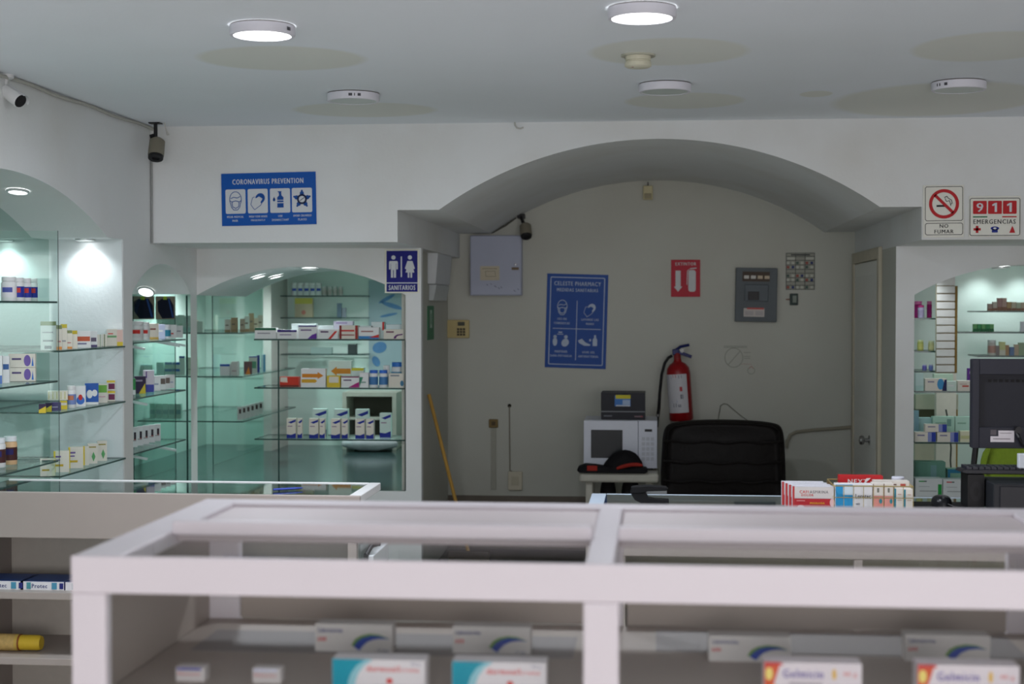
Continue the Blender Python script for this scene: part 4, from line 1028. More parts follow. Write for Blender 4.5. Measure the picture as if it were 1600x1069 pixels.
# black appliance box on top
zz = zb + hm + .001
x0 = at_y(939, 640, YT2 - .14).x; x1 = at_y(1008, 640, YT2 - .14).x; hb = at_y(970, 614, YT2 - .14).z - zz
DK2 = (26, 28, 36)
o = pbox('carton', ((x0 + x1) / 2, YT2 - .02, zz), x1 - x0, hb, .24, DK2, [('r', .0, .285, 1, .32, (120, 124, 128)), ('r', .31, .50, .67, .90, (56, 110, 176)), ('r', .33, .78, .67, .92, (190, 180, 40)), ('r', .49, .56, .66, .74, (150, 170, 196)), ('r', .34, .5, .66, .55, (180, 186, 196)), ('r', .06, .115, .25, .165, (96, 100, 106)), ('r', .76, .1, .9, .15, (120, 100, 106)), ('r', .9, .1, .95, .15, (140, 70, 76))], 'black carton with a blue and yellow sticker on top of the microwave', 'box')
# cap with red trim
YK = YT - .20
c = at_y(962, 731, YK)
t = thing('cap', (c.x, YK + .0, zb), 'black cap with red trim in front of the microwave', 'cap')
k = mpp(*c); CAPM = M((18, 17, 20), .8, noise=.3, bump=.3, scale=40); RC = M((150, 40, 30), .7, noise=.1)
mb = MB()
n, rows = 20, []
for j in range(7):
    q = j / 6 * math.pi / 2
    for i in range(n):
        a = 2 * math.pi * i / n
        mb.v.append(((14 + 33 * math.cos(q) * math.cos(a) + 5 * (math.sin(q))) * k - .03, .065 * math.cos(q) * math.sin(a), (8 + (32 + 3 * math.sin(3 * a)) * math.sin(q) * (1 if j < 6 else 1)) * k))
for j in range(6):
    for i in range(n): mb.f.append((j * n + i, j * n + (i + 1) % n, (j + 1) * n + (i + 1) % n, (j + 1) * n + i)); mb.m.append(0)
mb.f.append(tuple(range(n))[::-1]); mb.m.append(0)
mb.build('crown', CAPM, t, (.03 - 4 * k, .0, -7.5 * k), smooth=True)
P = [(-60, 4), (-58, 9), (-48, 13), (-32, 12), (-12, 9), (10, 7), (34, 9), (48, 8), (50, 3), (46, .6), (-30, .4), (-56, .6)]
MB().prism([(a * k, b * k) for a, b in P], 'xz', -.075, .05).build('brim', CAPM, t, bevel=.006)
MB().box(-44 * k, -28 * k, -.078, -.0752, 4 * k, 12 * k).build('tag', RC, t, bevel=.002)
path = [((2 + 8 * i) * k, -.084 + .001 * i, (8 + 6.5 * math.sin(i / 5 * 2.2)) * k) for i in range(6)]
MB().tube(path, [2 * k, 3 * k, 3 * k, 3 * k, 3 * k, 2 * k], 8).build('trim_band', RC, t, smooth=True)

# ================================================================== OFFICE CHAIR
YCH = 9.25
c = at_y(1129, 790, YCH); k = mpp(*c)
LE = M((17, 13, 12), .6, noise=.25, bump=.25, scale=45)
t = thing('office_chair', (c.x, YCH, 0), 'dark brown padded office chair with a wide backrest', 'chair')
zt2 = at_y(1129, 655, YCH).z
def cushion(outline, d0, d1, name, par, mat, puff=.03):
    """padded slab: outline in xz, thickness y, bulged faces"""
    mb = MB(); n = len(outline); cx = sum(p[0] for p in outline) / n; cz = sum(p[1] for p in outline) / n
    rings = [(0.90, d0 + .012), (1.0, d0 + .045), (1.0, d1 - .045), (0.90, d1 - .012)]
    for s_, y in rings: mb.v += [(cx + (a - cx) * s_, y, cz + (b - cz) * s_) for a, b in outline]
    for j in range(3):
        for i in range(n): mb.f.append((j * n + i, j * n + (i + 1) % n, (j + 1) * n + (i + 1) % n, (j + 1) * n + i)); mb.m.append(0)
    for j, y in ((0, d0), (3, d1)):
        b = len(mb.v); mb.v += [(cx + (a - cx) * .5, y - (puff if j == 0 else -puff), cz + (bb - cz) * .5) for a, bb in outline]; ctr_ = len(mb.v); mb.v.append((cx, y - (puff if j == 0 else -puff), cz))
        for i in range(n):
            mb.f.append((j * n + i, j * n + (i + 1) % n, b + (i + 1) % n, b + i)); mb.m.append(0); mb.f.append((b + i, b + (i + 1) % n, ctr_)); mb.m.append(0)
    return mb.build(name, mat, par, smooth=True, subsurf=2)
O = [(-98, 790), (-97, 745), (-95, 700), (-93, 672), (-84, 662), (-50, 657.5), (0, 656), (50, 657.5), (84, 661), (95, 668), (97.5, 700), (99, 745), (100, 790), (0, 800)]
O = [(a * k, at_y(1129, b, YCH).z) for a, b in O]
bk = cushion(O, -.02, .14, 'backrest', t, LE)
for i, zz in enumerate((690, 722, 752)):
    z = at_y(1129, zz, YCH).z
    MB().tube([((-92 + 11.5 * j) * k, -.03 - .03 * math.sin(math.pi * j / 16), z + .006 * math.sin(j * 1.3 + i)) for j in range(17)], .008, 6).build('seam', LE, bk, smooth=True)
MB().box(-.27, .27, .1, .6, .42, .52).build('seat', LE, t, bevel=.04, seg=4)
for s in (-1, 1):
    a = MB().tube([(s * .3, .12, .50), (s * .33, .14, .62), (s * .33, .2, .70), (s * .33, .46, .70), (s * .31, .5, .5)], .022, 8).build('armrest', M((20, 20, 21), .5), t, smooth=True)
MB().box(-.05, .05, .06, .2, .40, .62).build('back_bracket', BLKM, t)
MB().lathe([(.03, .1), (.03, .42)], 14, 0, (0, .35, 0)).build('gas_column', M((60, 60, 62), .3, .7), t, smooth=True)
for i in range(5):
    a = 2 * math.pi * i / 5 + .3; dx, dy = math.cos(a), math.sin(a)
    lg = MB().tube([(0, .35, .12), (dx * .28, .35 + dy * .28, .07)], [.028, .018], 8).build('leg', BLKM, t, smooth=True)
    MB().lathe([(.005, -.02), (.03, -.02), (.03, .02), (.005, .02)], 14, 0, (dx * .28, .35 + dy * .28, .032), aim((-dy, dx, 0))).build('caster', BLKM, lg, smooth=True)

# ================================================================== BROOM
a = at_x(670, 616, XS + .014); b = at_y(735, 875, a.y + .02)
d_ = (b - a); e = a + d_ * ((a.z - .12) / (a.z - b.z))
t = thing('broom', (e.x, e.y, 0), 'broom with a yellow wooden handle leaning in the recess corner', 'broom')
loc = Vector((e.x, e.y, 0))
MB().tube([a - loc, e - loc], .0115, 10).build('handle', M((186, 146, 70), .5, noise=.12, scale=20), t, smooth=True)
MB().box(-.13, .13, -.025, .025, .09, .14).build('head', M((70, 60, 50), .6), t, bevel=.008)
mb = MB()
for i in range(24):
    for j in range(3): x = -.12 + .0104 * i; y = -.016 + .016 * j; mb.tube([(x, y, .095), (x * 1.12, y * 1.4, .0)], .0035, 4)
o = mb.build('bristles', M((120, 104, 70), .8), t)
o['kind'] = 'stuff'

# ================================================================== ON THE RIGHT COUNTER
HT_ = HH + .0005
# stapler
STB = M((13, 14, 17), .5)
c = at_z(1016, 786, HH); k = mpp(*c)
t = thing('stapler', (c.x, c.y, HT_), 'black stapler on the glass counter in front of the chair', 'stapler')
MB().prism([(-29 * k, 24 * k), (-31 * k, 16 * k), (-24 * k, 5 * k), (-14 * k, 0), (29 * k, 0), (29 * k, 6 * k), (8 * k, 7 * k), (-3 * k, 9 * k), (-8 * k, 19 * k)], 'xz', -.018, .018).build('base', STB, t, bevel=.002)
MB().prism([(-30 * k, 24 * k), (-28 * k, 26 * k), (-2 * k, 28 * k), (24 * k, 26 * k), (28 * k, 23 * k), (24 * k, 20 * k), (-4 * k, 19 * k), (-12 * k, 15 * k), (-29 * k, 15 * k)], 'xz', -.02, .02).build('arm', STB, t, bevel=.003)
MB().box(-6 * k, 26 * k, -.012, .012, 14 * k, 20 * k).build('staple_tray', M((120, 124, 126), .45, .7, noise=0), t, bevel=.001)
# carton stack: four cartons one behind the other
k = mpp(.8, 5.35, 1.0)
hc_ = .128
for i in range(4):
    Y = 5.31 + .03 * i
    x = col_x(1270 - 5.5 * i + (.0), Y, 1.0); w = 64 * mpp(x, Y, 1.0)
    pr = [('r', 0, .0, 1, .45, (182, 40, 48)), ('r', 0, 0, .05, 1, (186, 60, 60)), ('r', .05, .47, .97, .97, (214, 208, 204)), ('t', 'CAFI', .28, .75, .22, .13, (206, 52, 54), .02), ('t', 'ASPIRINA', .64, .75, .46, .13, (60, 60, 66), .01), ('t', 'DOLOR', .36, .61, .3, .1, (206, 60, 60), .03), ('t', 'MIGRAÑA', .6, .26, .36, .1, (222, 180, 40), .05), ('e', .96, .28, .06, .18, (226, 190, 190)), ('e', .2, .1, .08, .06, (224, 200, 200)), ('r', .1, .34, .3, .37, (220, 160, 160))]
    z_ = at_y(1270, 760 - 2.3 * i, Y - .012).z - HT_
    pbox('medicine_box', (x, Y, HT_), w, z_, .026, (206, 206, 214), pr, ('red and white painkiller carton at the front of the upright stack', 'red and white painkiller carton second in the upright stack', 'red and white painkiller carton third in the upright stack', 'red and white painkiller carton at the back of the upright stack')[i], 'box', 'painkiller cartons beside the wire basket')
# wire basket
Yb0, Yb1 = 5.27, 5.47
xb0 = col_x(1303, Yb0, 1.0); xb1 = col_x(1427, Yb0, 1.0)
zt3 = at_y(1365, 760, Yb0).z - HT_
t = thing('wire_basket', ((xb0 + xb1) / 2, (Yb0 + Yb1) / 2, HT_), 'small brass wire basket full of medicine cartons', 'basket')
hw = (xb1 - xb0) / 2; hd = (Yb1 - Yb0) / 2; BR = M((186, 166, 108), .35, .6, noise=.1)
def rectloop(z): return [(-hw, -hd, z), (hw, -hd, z), (hw, hd, z), (-hw, hd, z), (-hw, -hd, z)]
MB().tube(rectloop(zt3), .0022, 6).build('rim', BR, t)
MB().tube(rectloop(.004), .002, 6).build('base_ring', BR, t)
MB().tube(rectloop(zt3 * .52), .0014, 6).build('side_wire', BR, t)
for i in range(9):
    x = -hw + 2 * hw * i / 8
    MB().tube([(x, -hd, zt3), (x, -hd, .004), (x, hd, .004), (x, hd, zt3)], .0013, 5).build('hoop_wire', BR, t)
for i in range(1, 5):
    y = -hd + 2 * hd * i / 5
    MB().tube([(-hw, y, zt3), (-hw, y, .004), (hw, y, .004), (hw, y, zt3)], .0013, 5).build('cross_wire', BR, t)
zb2 = HT_ + .0075
def inb(a, b, top, dy, body, pr, label, d=.06, nm='medicine_box', cat='box'):
    Y = Yb0 + dy; x = col_x((a + b) / 2, Y, 1.0); k = mpp(x, Y, 1.0)
    return pbox(nm, (x, Y + d / 2, zb2), (b - a) * k, at_y((a + b) / 2, top, Y).z - zb2, d, body, pr, label, cat, 'cartons in the wire basket')
inb(1306, 1362.5, 757.5, .012, (222, 222, 224), [('r', 0, 0, .47, 1, (40, 150, 206)), ('r', .2, .55, .47, .95, (206, 222, 232)), ('t', 'Lorotec', .75, .5, .42, .2, (40, 40, 46), .02), ('r', .55, .14, .66, .18, (90, 90, 110))], 'white carton with a broad blue end at the front of the basket')
inb(1364, 1380, 756, .012, (224, 218, 210), [('r', 0, 0, 1, .5, (226, 150, 140)), ('r', .4, .64, .6, .82, (120, 120, 110)), ('e', .75, .28, .15, .1, (60, 140, 150)), ('r', .0, .0, .06, 1, (120, 80, 60))], 'narrow white carton with a salmon lower half, left of two')
inb(1381, 1396, 756, .012, (224, 218, 210), [('r', 0, 0, 1, .5, (230, 158, 148)), ('r', .4, .64, .6, .82, (120, 120, 110)), ('e', .75, .28, .15, .1, (60, 140, 150)), ('r', .0, .0, .06, 1, (120, 80, 60))], 'narrow white carton with a salmon lower half, right of two')
inb(1397.5, 1411, 764, .012, (226, 222, 214), [('r', 0, 0, .2, 1, (40, 130, 150)), ('r', .4, .7, .8, .74, (190, 150, 130)), ('r', .35, .4, .85, .44, (190, 170, 150))], 'narrow white carton with a teal stripe in the basket')
inb(1412.5, 1426, 765, .012, (226, 222, 214), [('r', 0, 0, .2, 1, (40, 130, 150)), ('r', .4, .7, .8, .74, (190, 150, 130)), ('r', .35, .4, .85, .44, (190, 170, 150))], 'narrow white carton with a teal stripe at the basket end')
inb(1366, 1420, 752, .078, (218, 212, 204), [('r', .08, .84, .45, .89, (130, 100, 90)), ('r', .5, .84, .64, .89, (110, 80, 70)), ('r', .75, .8, .9, .9, (180, 80, 70))], 'pale carton behind the narrow ones in the basket', .05)
inb(1312, 1379, 744, .135, (186, 30, 36), [('t', 'NEXT', .42, .80, .46, .16, (226, 220, 220), .05), ('p', [(.62, .92), (.72, .93), (.6, .74), (.56, .74)], (226, 220, 220))], 'red carton standing at the back of the basket', .05)
Y = Yb0 + .162; x = col_x(1403, Y, 1.05); k = mpp(x, Y, 1.05)
t = thing('bottle', (x, Y, zb2), 'white bottle with a flat white cap at the back of the basket', 'bottle')
z_ = at_y(1403, 750, Y).z - zb2
MB().lathe([(8 * k, 0), (9 * k, .004), (9 * k, z_ - .012), (7 * k, z_)], 20).build('body', M((214, 210, 206), .4), t, smooth=True)
MB().lathe([(10 * k, z_ + .0005), (10 * k, z_ + 4 * k), (9 * k, z_ + 5 * k)], 20).build('cap', M((206, 208, 220), .4), t, smooth=True)

# mouse on a black pad
Y = 5.36
xa = col_x(1428, Y, HH); xb = col_x(1520, Y, HH)
tag(MB().box(xa, xb, 5.24, 5.5, HT_, HT_ + .004).build('mouse_pad', M((14, 14, 16), .7), bevel=.001), 'black mouse pad beside the wire basket', 'mouse pad')
x = col_x(1471, 5.38, HH); k = mpp(x, 5.38, HH)
t = thing('mouse', (x, 5.38, HT_ + .0045), 'black computer mouse on the pad', 'mouse')
mb = MB(); n = 20
for j in range(7):
    q = j / 6 * math.pi / 2
    for i in range(n): a = 2 * math.pi * i / n; mb.v.append((16 * k * math.cos(q) ** .6 * math.cos(a), .05 * math.cos(q) ** .6 * math.sin(a), 17 * k * math.sin(q) ** .75))
for j in range(6):
    for i in range(n): mb.f.append((j * n + i, j * n + (i + 1) % n, (j + 1) * n + (i + 1) % n, (j + 1) * n + i)); mb.m.append(0)
mb.f.append(tuple(range(n))[::-1]); mb.m.append(0)
mb.build('shell', M((24, 25, 28), .3), t, smooth=True)
MB().tube([(6 * k, -.046, .012), (16 * k, -.06, .005), (40 * k, -.07, .003), (70 * k, -.045, .003)], .002, 6).build('cord', M((60, 60, 62), .4), t)
MB().lathe([(.003, -.004), (.008, -.004), (.008, .004), (.003, .004)], 12, 0, (0, -.03, 14 * k), aim((1, 0, 0))).build('wheel', M((60, 60, 62), .5), t)

# PC case lying flat, keyboard on it
Y0 = 5.22
x0 = col_x(1512, Y0 + .1, 1.0); 
zc_ = at_y(1560, 756, Y0).z - HT_
xr_ = col_x(1552, Y0, 1.0)
t = thing('computer_case', (xr_, Y0, HT_), 'black desktop computer case lying flat at the right edge', 'computer')
MB().box(-.0, .36, 0, .22, 0.006, zc_).build('case', M((38, 40, 44), .45), t, bevel=.004)
MB().box(.02, .34, -.006, 0, .012, zc_ - .008).build('front_panel', M((34, 35, 40), .35), t, bevel=.003)
for s in (.04, .3): MB().box(s, s + .03, .03, .2, 0, .006).build('foot', BLKM, t)
# dark box to its left
xk = col_x(1512, 5.32, 1.0)
zc2 = at_y(1530, 742, 5.32).z - HT_
o = pbox('speaker_box', ((xk + xr_) / 2 - .002, 5.39, HT_ + .0045), xr_ - xk - .008, zc2 - .006, .12, (16, 16, 18), [('e', .5, .5, .36, .3, (26, 26, 28)), ('e', .5, .5, .16, .14, (12, 12, 13))], 'small black speaker box under the end of the keyboard', 'speaker')
zk = HT_ + max(zc_, zc2) + .001
t = thing('keyboard', (xk - .012, 5.33, zk), 'black keyboard resting on the computer case', 'keyboard', rot=(math.radians(-2), 0, math.radians(-1)))
MB().prism([(-.008, .006), (0, .016), (.45, .02), (.45, .0), (.01, 0)], 'xz', 0, .125).build('body', M((30, 31, 36), .4), t, bevel=.003)
for r_ in range(4):
    for c_ in range(20): 
        if .012 + .021 * c_ > .25: break
        MB().box(.012 + .021 * c_, .029 + .021 * c_, .008 + .028 * r_, .032 + .028 * r_, .016, .024 + .001 * r_).build('key', M((40, 42, 50), .4), t)
# white adapter at the edge
o = MB().box(-.014, .03, -.015, .015, 0, .05).build('adapter', M((200, 206, 214), .4), None, (col_x(1597, 5.3, 1.1), 5.3, zk + .026), bevel=.003); tag(o, 'small white adapter on the keyboard at the right edge', 'adapter')

# monitor seen from behind
Ym = 5.565
xa = at_y(1518, 630, Ym).x; wM = .56
zt4 = at_y(1518, 561, Ym).z; zb4 = at_y(1518, 700, Ym).z
t = thing('monitor', (xa + wM / 2, Ym, HT_), 'black computer monitor seen from behind on the counter', 'monitor')
MK = M((40, 41, 50), .5, noise=.08)
z0, z1 = zb4 - HT_, zt4 - HT_; hwM = wM / 2; k = mpp(xa, Ym, 1.2)
mb = MB().box(-hwM, hwM, .012, .035, z0, z1)
mb.build('panel', MK, t, bevel=.004)
# back shell: frame around a sunken bay
ix0 = -hwM + 11 * k; iz1 = z1 - 24 * k; iz0 = z0 + 33 * k
MB().box(-hwM, ix0, -.012, .012, z0, z1).box(ix0, hwM, -.012, .012, iz1, z1).box(ix0, hwM, -.012, .012, z0, iz0).build('back_shell', MK, t, bevel=.002)
MB().box(ix0, hwM, .004, .012, iz0, iz1).build('back_bay', M((34, 35, 42), .55, noise=.08), t)
mb = MB()
for i in range(14): mb.box(ix0 + 14 * k + i * .02, ix0 + 14 * k + i * .02 + .012, .002, .0045, iz1 - 12 * k, iz1 - 8 * k)
mb.build('vent_slot', M((14, 14, 16), .6), t)
mb = MB(); L0 = -hwM + 28 * k; zl = z0 + 10 * k
mb.rect(L0, L0 + 36 * k, zl, zl + 9 * k, -.0128, 0); mb.rect(L0 + 12 * k, L0 + 36 * k, zl + 9 * k, zl + 18 * k, -.0128, 0)
mb.rect(L0, L0 + 9 * k, zl + 11 * k, zl + 19 * k, -.0128, 1); mb.stroke([(L0 + 4 * k, zl + 5 * k), (L0 + 30 * k, zl + 5 * k)], 1 * k, -.0134, 1); mb.stroke([(L0 + 14 * k, zl + 14 * k), (L0 + 32 * k, zl + 14 * k)], .7 * k, -.0134, 1)
mb.build('sticker', [M((206, 200, 204), .5), M((90, 84, 88), .5)], t)
MB().tube([(L0 + 38 * k, -.016, zl + 20 * k), (L0 + 41 * k, -.035, zl + 8 * k), (L0 + 47 * k, -.03, zl - 4 * k), (L0 + 60 * k, -.03, zl - 8 * k)], .006, 8).build('cable', BLKM, t, smooth=True)
MB().lathe([(.012, 0), (.012, .03)], 12, 0, (L0 + 40 * k, -.012, zl + 20 * k), aim((0, -1, 0))).build('plug', BLKM, t, smooth=True)
MB().box(-.03, .03, -.05, -.012, .01, z0 + .12).build('stand_neck', MK, t, bevel=.004)
MB().box(-.12, .12, -.09, .08, 0, .012).build('stand_base', MK, t, bevel=.004)

# lime green chair behind the counter
Yg = 6.5
xg = at_y(1524, 720, Yg).x; zg = at_y(1560, 690, Yg).z
t = thing('chair', (xg + .25, Yg, 0), 'lime green upholstered chair behind the computer', 'chair')
GRN = M((108, 130, 36), .85, noise=.18, bump=.2, scale=70)
og = [(-.215, zg - .28), (-.225, zg - .1), (-.2, zg), (0, zg + .03), (.2, zg), (.225, zg - .1), (.215, zg - .28), (0, zg - .3)]
cushion(og, 0, .11, 'backrest', t, GRN, .012)
MB().tube([(-.262, .05, .44), (-.256, .06, zg - .22), (-.226, .07, zg + .05), (-.19, .07, zg + .1)], .013, 8).build('back_frame', BLKM, t, smooth=True)
MB().tube([(.262, .05, .44), (.256, .06, zg - .22), (.226, .07, zg + .05), (.19, .07, zg + .1)], .013, 8).build('back_frame', BLKM, t, smooth=True)
MB().box(-.24, .24, .1, .56, .40, .47).build('seat', GRN, t, bevel=.03, seg=3)
for s in (-1, 1):
    for y in (.12, .52): MB().tube([(s * .24, y, .41), (s * .26, y, 0)], .014, 8).build('leg', BLKM, t, smooth=True)

# ================================================================== GLASS SHELVES AND PANELS
def gshelf(x0, x1, y0, y1, z, label, t=.008, mat=GREENGLASS):
    """pane with its top surface at z: clear faces, dark green edges"""
    o = MB()
    vs = [(x, y, zz) for x in (x0, x1) for y in (y0, y1) for zz in (z - t, z)]
    o.add(vs, [(0, 2, 6, 4), (1, 5, 7, 3)], 0)
    o.add(vs, [(0, 1, 3, 2), (4, 6, 7, 5), (0, 4, 5, 1), (2, 3, 7, 6)], 1)
    return tag(o.build('glass_shelf', [mat, EDGE]), label, 'shelf', 'glass shelves')
def gpanel(x0, x1, y0, y1, z0, z1, label, ax, mat=GLASS):
    o = MB(); vs = [(x, y, zz) for x in (x0, x1) for y in (y0, y1) for zz in (z0, z1)]
    F6 = [(0, 1, 3, 2), (4, 6, 7, 5), (0, 4, 5, 1), (2, 3, 7, 6), (0, 2, 6, 4), (1, 5, 7, 3)]
    big = (0, 1) if ax == 'x' else (2, 3)
    for i, f in enumerate(F6): o.add(vs, [f], 0 if i in big else 1)
    return tag(o.build('glass_divider', [mat, EDGE]), label, 'glass panel', 'upright glass panels')

# ---- left niche: two bays with staggered shelves
YD = col_y(87.5, XL, 1.5)
XS0, XS1 = NB1 + .004, XL + .012
zA = [at_x(87, y, XS1).z for y in (471, 595, 720)]
zBs = [at_x(91, y, XS1).z for y in (548, 645, 745)]
for z, n in zip(zA, ('top', 'middle', 'bottom')): gshelf(XS0, XS1, 4.66, YD - .012, z, n + ' glass shelf in the near bay of the left niche')
for z, n in zip(zBs, ('top', 'middle', 'bottom')): gshelf(XS0, XS1, YD + .012, Y1E - .012, z, n + ' glass shelf in the far bay of the left niche')
gpanel(XS0, XS1, YD - .004, YD + .004, .605, ZB, 'upright glass panel between the bays of the left niche', 'y')

ORD = ['first', 'second', 'third', 'fourth', 'fifth', 'sixth', 'seventh', 'eighth', 'ninth', 'tenth', 'eleventh', 'twelfth', 'thirteenth', 'fourteenth', 'fifteenth', 'sixteenth']
def bottle(name, loc, r, h, body, lab, cap, label, group, dot=None, capw=.92):
    t = thing(name, loc, label, 'bottle', group)
    mats = [M(body, .4, noise=.02), M(lab, .45, noise=.03)]
    hc = h * .82
    MB().lathe([(r * .94, 0), (r, r * .08), (r, hc - r * .25), (r * .85, hc - r * .02), (r * capw * .9, hc)], 20).build('body', mats[0], t, smooth=True)
    MB().lathe([(r * 1.012, h * .16), (r * 1.012, h * .62)], 20, 0, (0, 0, 0), None, False).build('label', mats[1], t, smooth=True)
    if dot:
        MB().lathe([(r * 1.03, h * .36), (r * 1.03, h * .56)], 8, 0, (0, 0, 0), None, False, math.radians(-120), math.radians(-40)).build('print', M(dot, .5, noise=0), t, smooth=True)
    MB().lathe([(r * capw, hc + .0004), (r * capw, h * .985), (r * capw * .93, h)], 20).build('cap', M(cap, .4, noise=.02), t, smooth=True)
    return t
def row(where, z, plane, items, rz=0.0, depth=.045, group=None):
    """items: (px0, px1, height_px, kind, colours..., description)"""
    for i, it in enumerate(items):
        a, b, hp, kind = it[:4]
        desc = it[-1]; st = it[4:-1]; dz = 0; off = 0
        if isinstance(hp, tuple): hp, lift, off = hp
        else: lift = 0
        cx = (a + b) / 2
        if plane[0] == 'X':
            x = plane[1] - off; y = col_y(cx, x, z)
            if len(plane) > 2 and y > plane[2]: y = plane[2]; x = col_x(cx, y, z)
        else: y = plane[1] + off; x = col_x(cx, y, z)
        k = mpp(x, y, z); w = (b - a) * k * .97; h = hp * k
        lab = desc + (', %s %s' % (ORD[min(i, 15)], where))
        if len(lab.split()) > 16: lab = lab.replace(' the ', ' ')
        if len(lab.split()) > 16: lab = lab.replace(' with a ', ' with ')
        loc = (x, y, z + lift * k + .0006)
        if kind == 'b': pbox('medicine_box', loc, w, h, min(depth, max(.018, w * .9)), st[0], st[1], lab, 'box', group, rz)
        else: bottle('pill_bottle', loc, w / 2, h, st[0], st[1], st[2], lab, group, st[3] if len(st) > 3 and not isinstance(st[3], float) else None, st[-1] if isinstance(st[-1], float) else .92)
# print styles
def top(c, v=.75): return ('r', 0, v, 1, 1, c)
def low(c, v=.3): return ('r', 0, 0, 1, v, c)
def mid(c, a=.4, b=.65): return ('r', .05, a, .95, b, c)
def txt(c, v=.6, w=.6, h=.1): return ('r', .12, v, .12 + w, v + h, c)
def diag(c): return ('p', [(.45, 0), (1, .0), (1, .75), (.8, .5)], c)
def lines(c): return ('r', .15, .3, .8, .36, c)
WH = (220, 222, 222); CR = (214, 210, 198); OL = (128, 140, 96); PUR = (96, 50, 140); BLU = (30, 60, 170); NV = (24, 30, 110)
RD = (196, 50, 44); OR = (216, 130, 50); YL = (216, 192, 60); GN = (60, 140, 80); TQ = (40, 130, 150); MG = (166, 40, 120); BK = (36, 34, 40)
xs = XL - .05
YE = Y1E - .035
row('from the left on the near top shelf', zA[0], ('X', XL - .12), [
    (2, 26, 38, 'j', WH, (220, 218, 222), WH, (80, 90, 160), 'wide white pill bottle'), (17, 38, 37, 'j', WH, (40, 54, 150), WH, (190, 60, 60), 'white pill bottle with blue label'),
    (34, 49, 36, 'j', WH, (40, 54, 150), WH, (190, 60, 60), 'white pill bottle with blue label'), (46, 59, 36, 'j', WH, (40, 54, 150), WH, (190, 60, 60), 'white pill bottle with blue label')], group='pill bottles in the left niche')
CO = [('e', .7, .5, .13, .42, (110, 90, 160)), txt((90, 80, 120), .55, .35, .14), ('p', [(.86, .1), (.94, .1), (.9, .8)], (50, 110, 190))]
row('from the left on the near middle shelf', zA[1], ('X', XL - .12), [
    (-10, 4, 44, 'b', WH, [txt((60, 90, 170), .6), low((90, 120, 180), .3)], 'white carton with pale blue foot'), (4, 15, 42, 'b', WH, [mid((60, 96, 150), .5, .7)], 'slim white carton with a blue band'),
    (15, 56, 21, 'b', CR, CO, 'wide white carton with a violet disc'), (15, 56, (21, 21.5, .0), 'b', CR, CO, 'wide white carton with violet disc, stacked on top')], rz=.3, group='cartons in the left niche')
row('from the left on the near bottom shelf', zA[2], ('X', XL - .12), [
    (-14, 9, 46, 'j', (206, 206, 206), (70, 40, 40), (216, 220, 222), (40, 36, 90), 'brown-labelled jar with white lid'), (5, 27, 44, 'j', (206, 170, 130), (70, 40, 40), (216, 220, 222), (40, 36, 90), 'brown and orange jar with white lid')], group='jars in the left niche')
OG = [top(OL, .86), lines((150, 150, 156)), txt((170, 170, 176), .6, .7, .04), ('r', .25, .05, .7, .16, (120, 120, 130))]
OS = [top(OL, .84), low((222, 150, 80), .12), lines((190, 130, 130))]
row('on the far top shelf of the left niche', zBs[0], ('X', xs, YE), [
    (64, 88, 45, 'b', WH, OG, 'tall white carton with olive top'), (80, 90, 39, 'b', CR, OS, 'slim white carton with olive top'), (88, 97, 38, 'b', CR, OS, 'slim white carton with olive top'), (95, 105, 39, 'b', CR, [top((190, 176, 60), .85), lines((150, 150, 156))], 'slim white carton with mustard top'),
    (103, 113, 29, 'b', CR, OS, 'short carton with olive top'), (111, 121, 28, 'b', CR, [top((190, 170, 50), .8)], 'short carton with mustard top'), (119, 142, 26, 'b', WH, [('r', .05, .4, .95, .68, (190, 90, 60)), txt((120, 120, 150), .2)], 'white carton with a brick red band'),
    (139, 152, 25, 'b', WH, [('r', .1, .35, .9, .6, (100, 90, 110)), low((90, 80, 120), .15)], 'white carton with grey lettering'), (152, 159, 19, 'b', CR, [('r', .6, 0, .8, 1, (150, 170, 150))], 'thin pale carton'), (160, 167, 19, 'b', CR, [('r', .4, 0, .6, 1, (90, 110, 80))], 'thin pale carton with green stripe'),
    (167, 183, 26, 'b', CR, [mid((110, 160, 110), .5, .62), txt(RD, .7, .5, .06)], 'white carton with green lettering'), (183, 192, 25, 'b', (220, 190, 180), [low(YL, .25)], 'pinkish carton with yellow foot')], rz=.35, group='cartons in the left niche')
BY = [('p', [(0, 0), (1, 0), (1, .75), (0, .35)], YL), top((50, 36, 70), .8)]
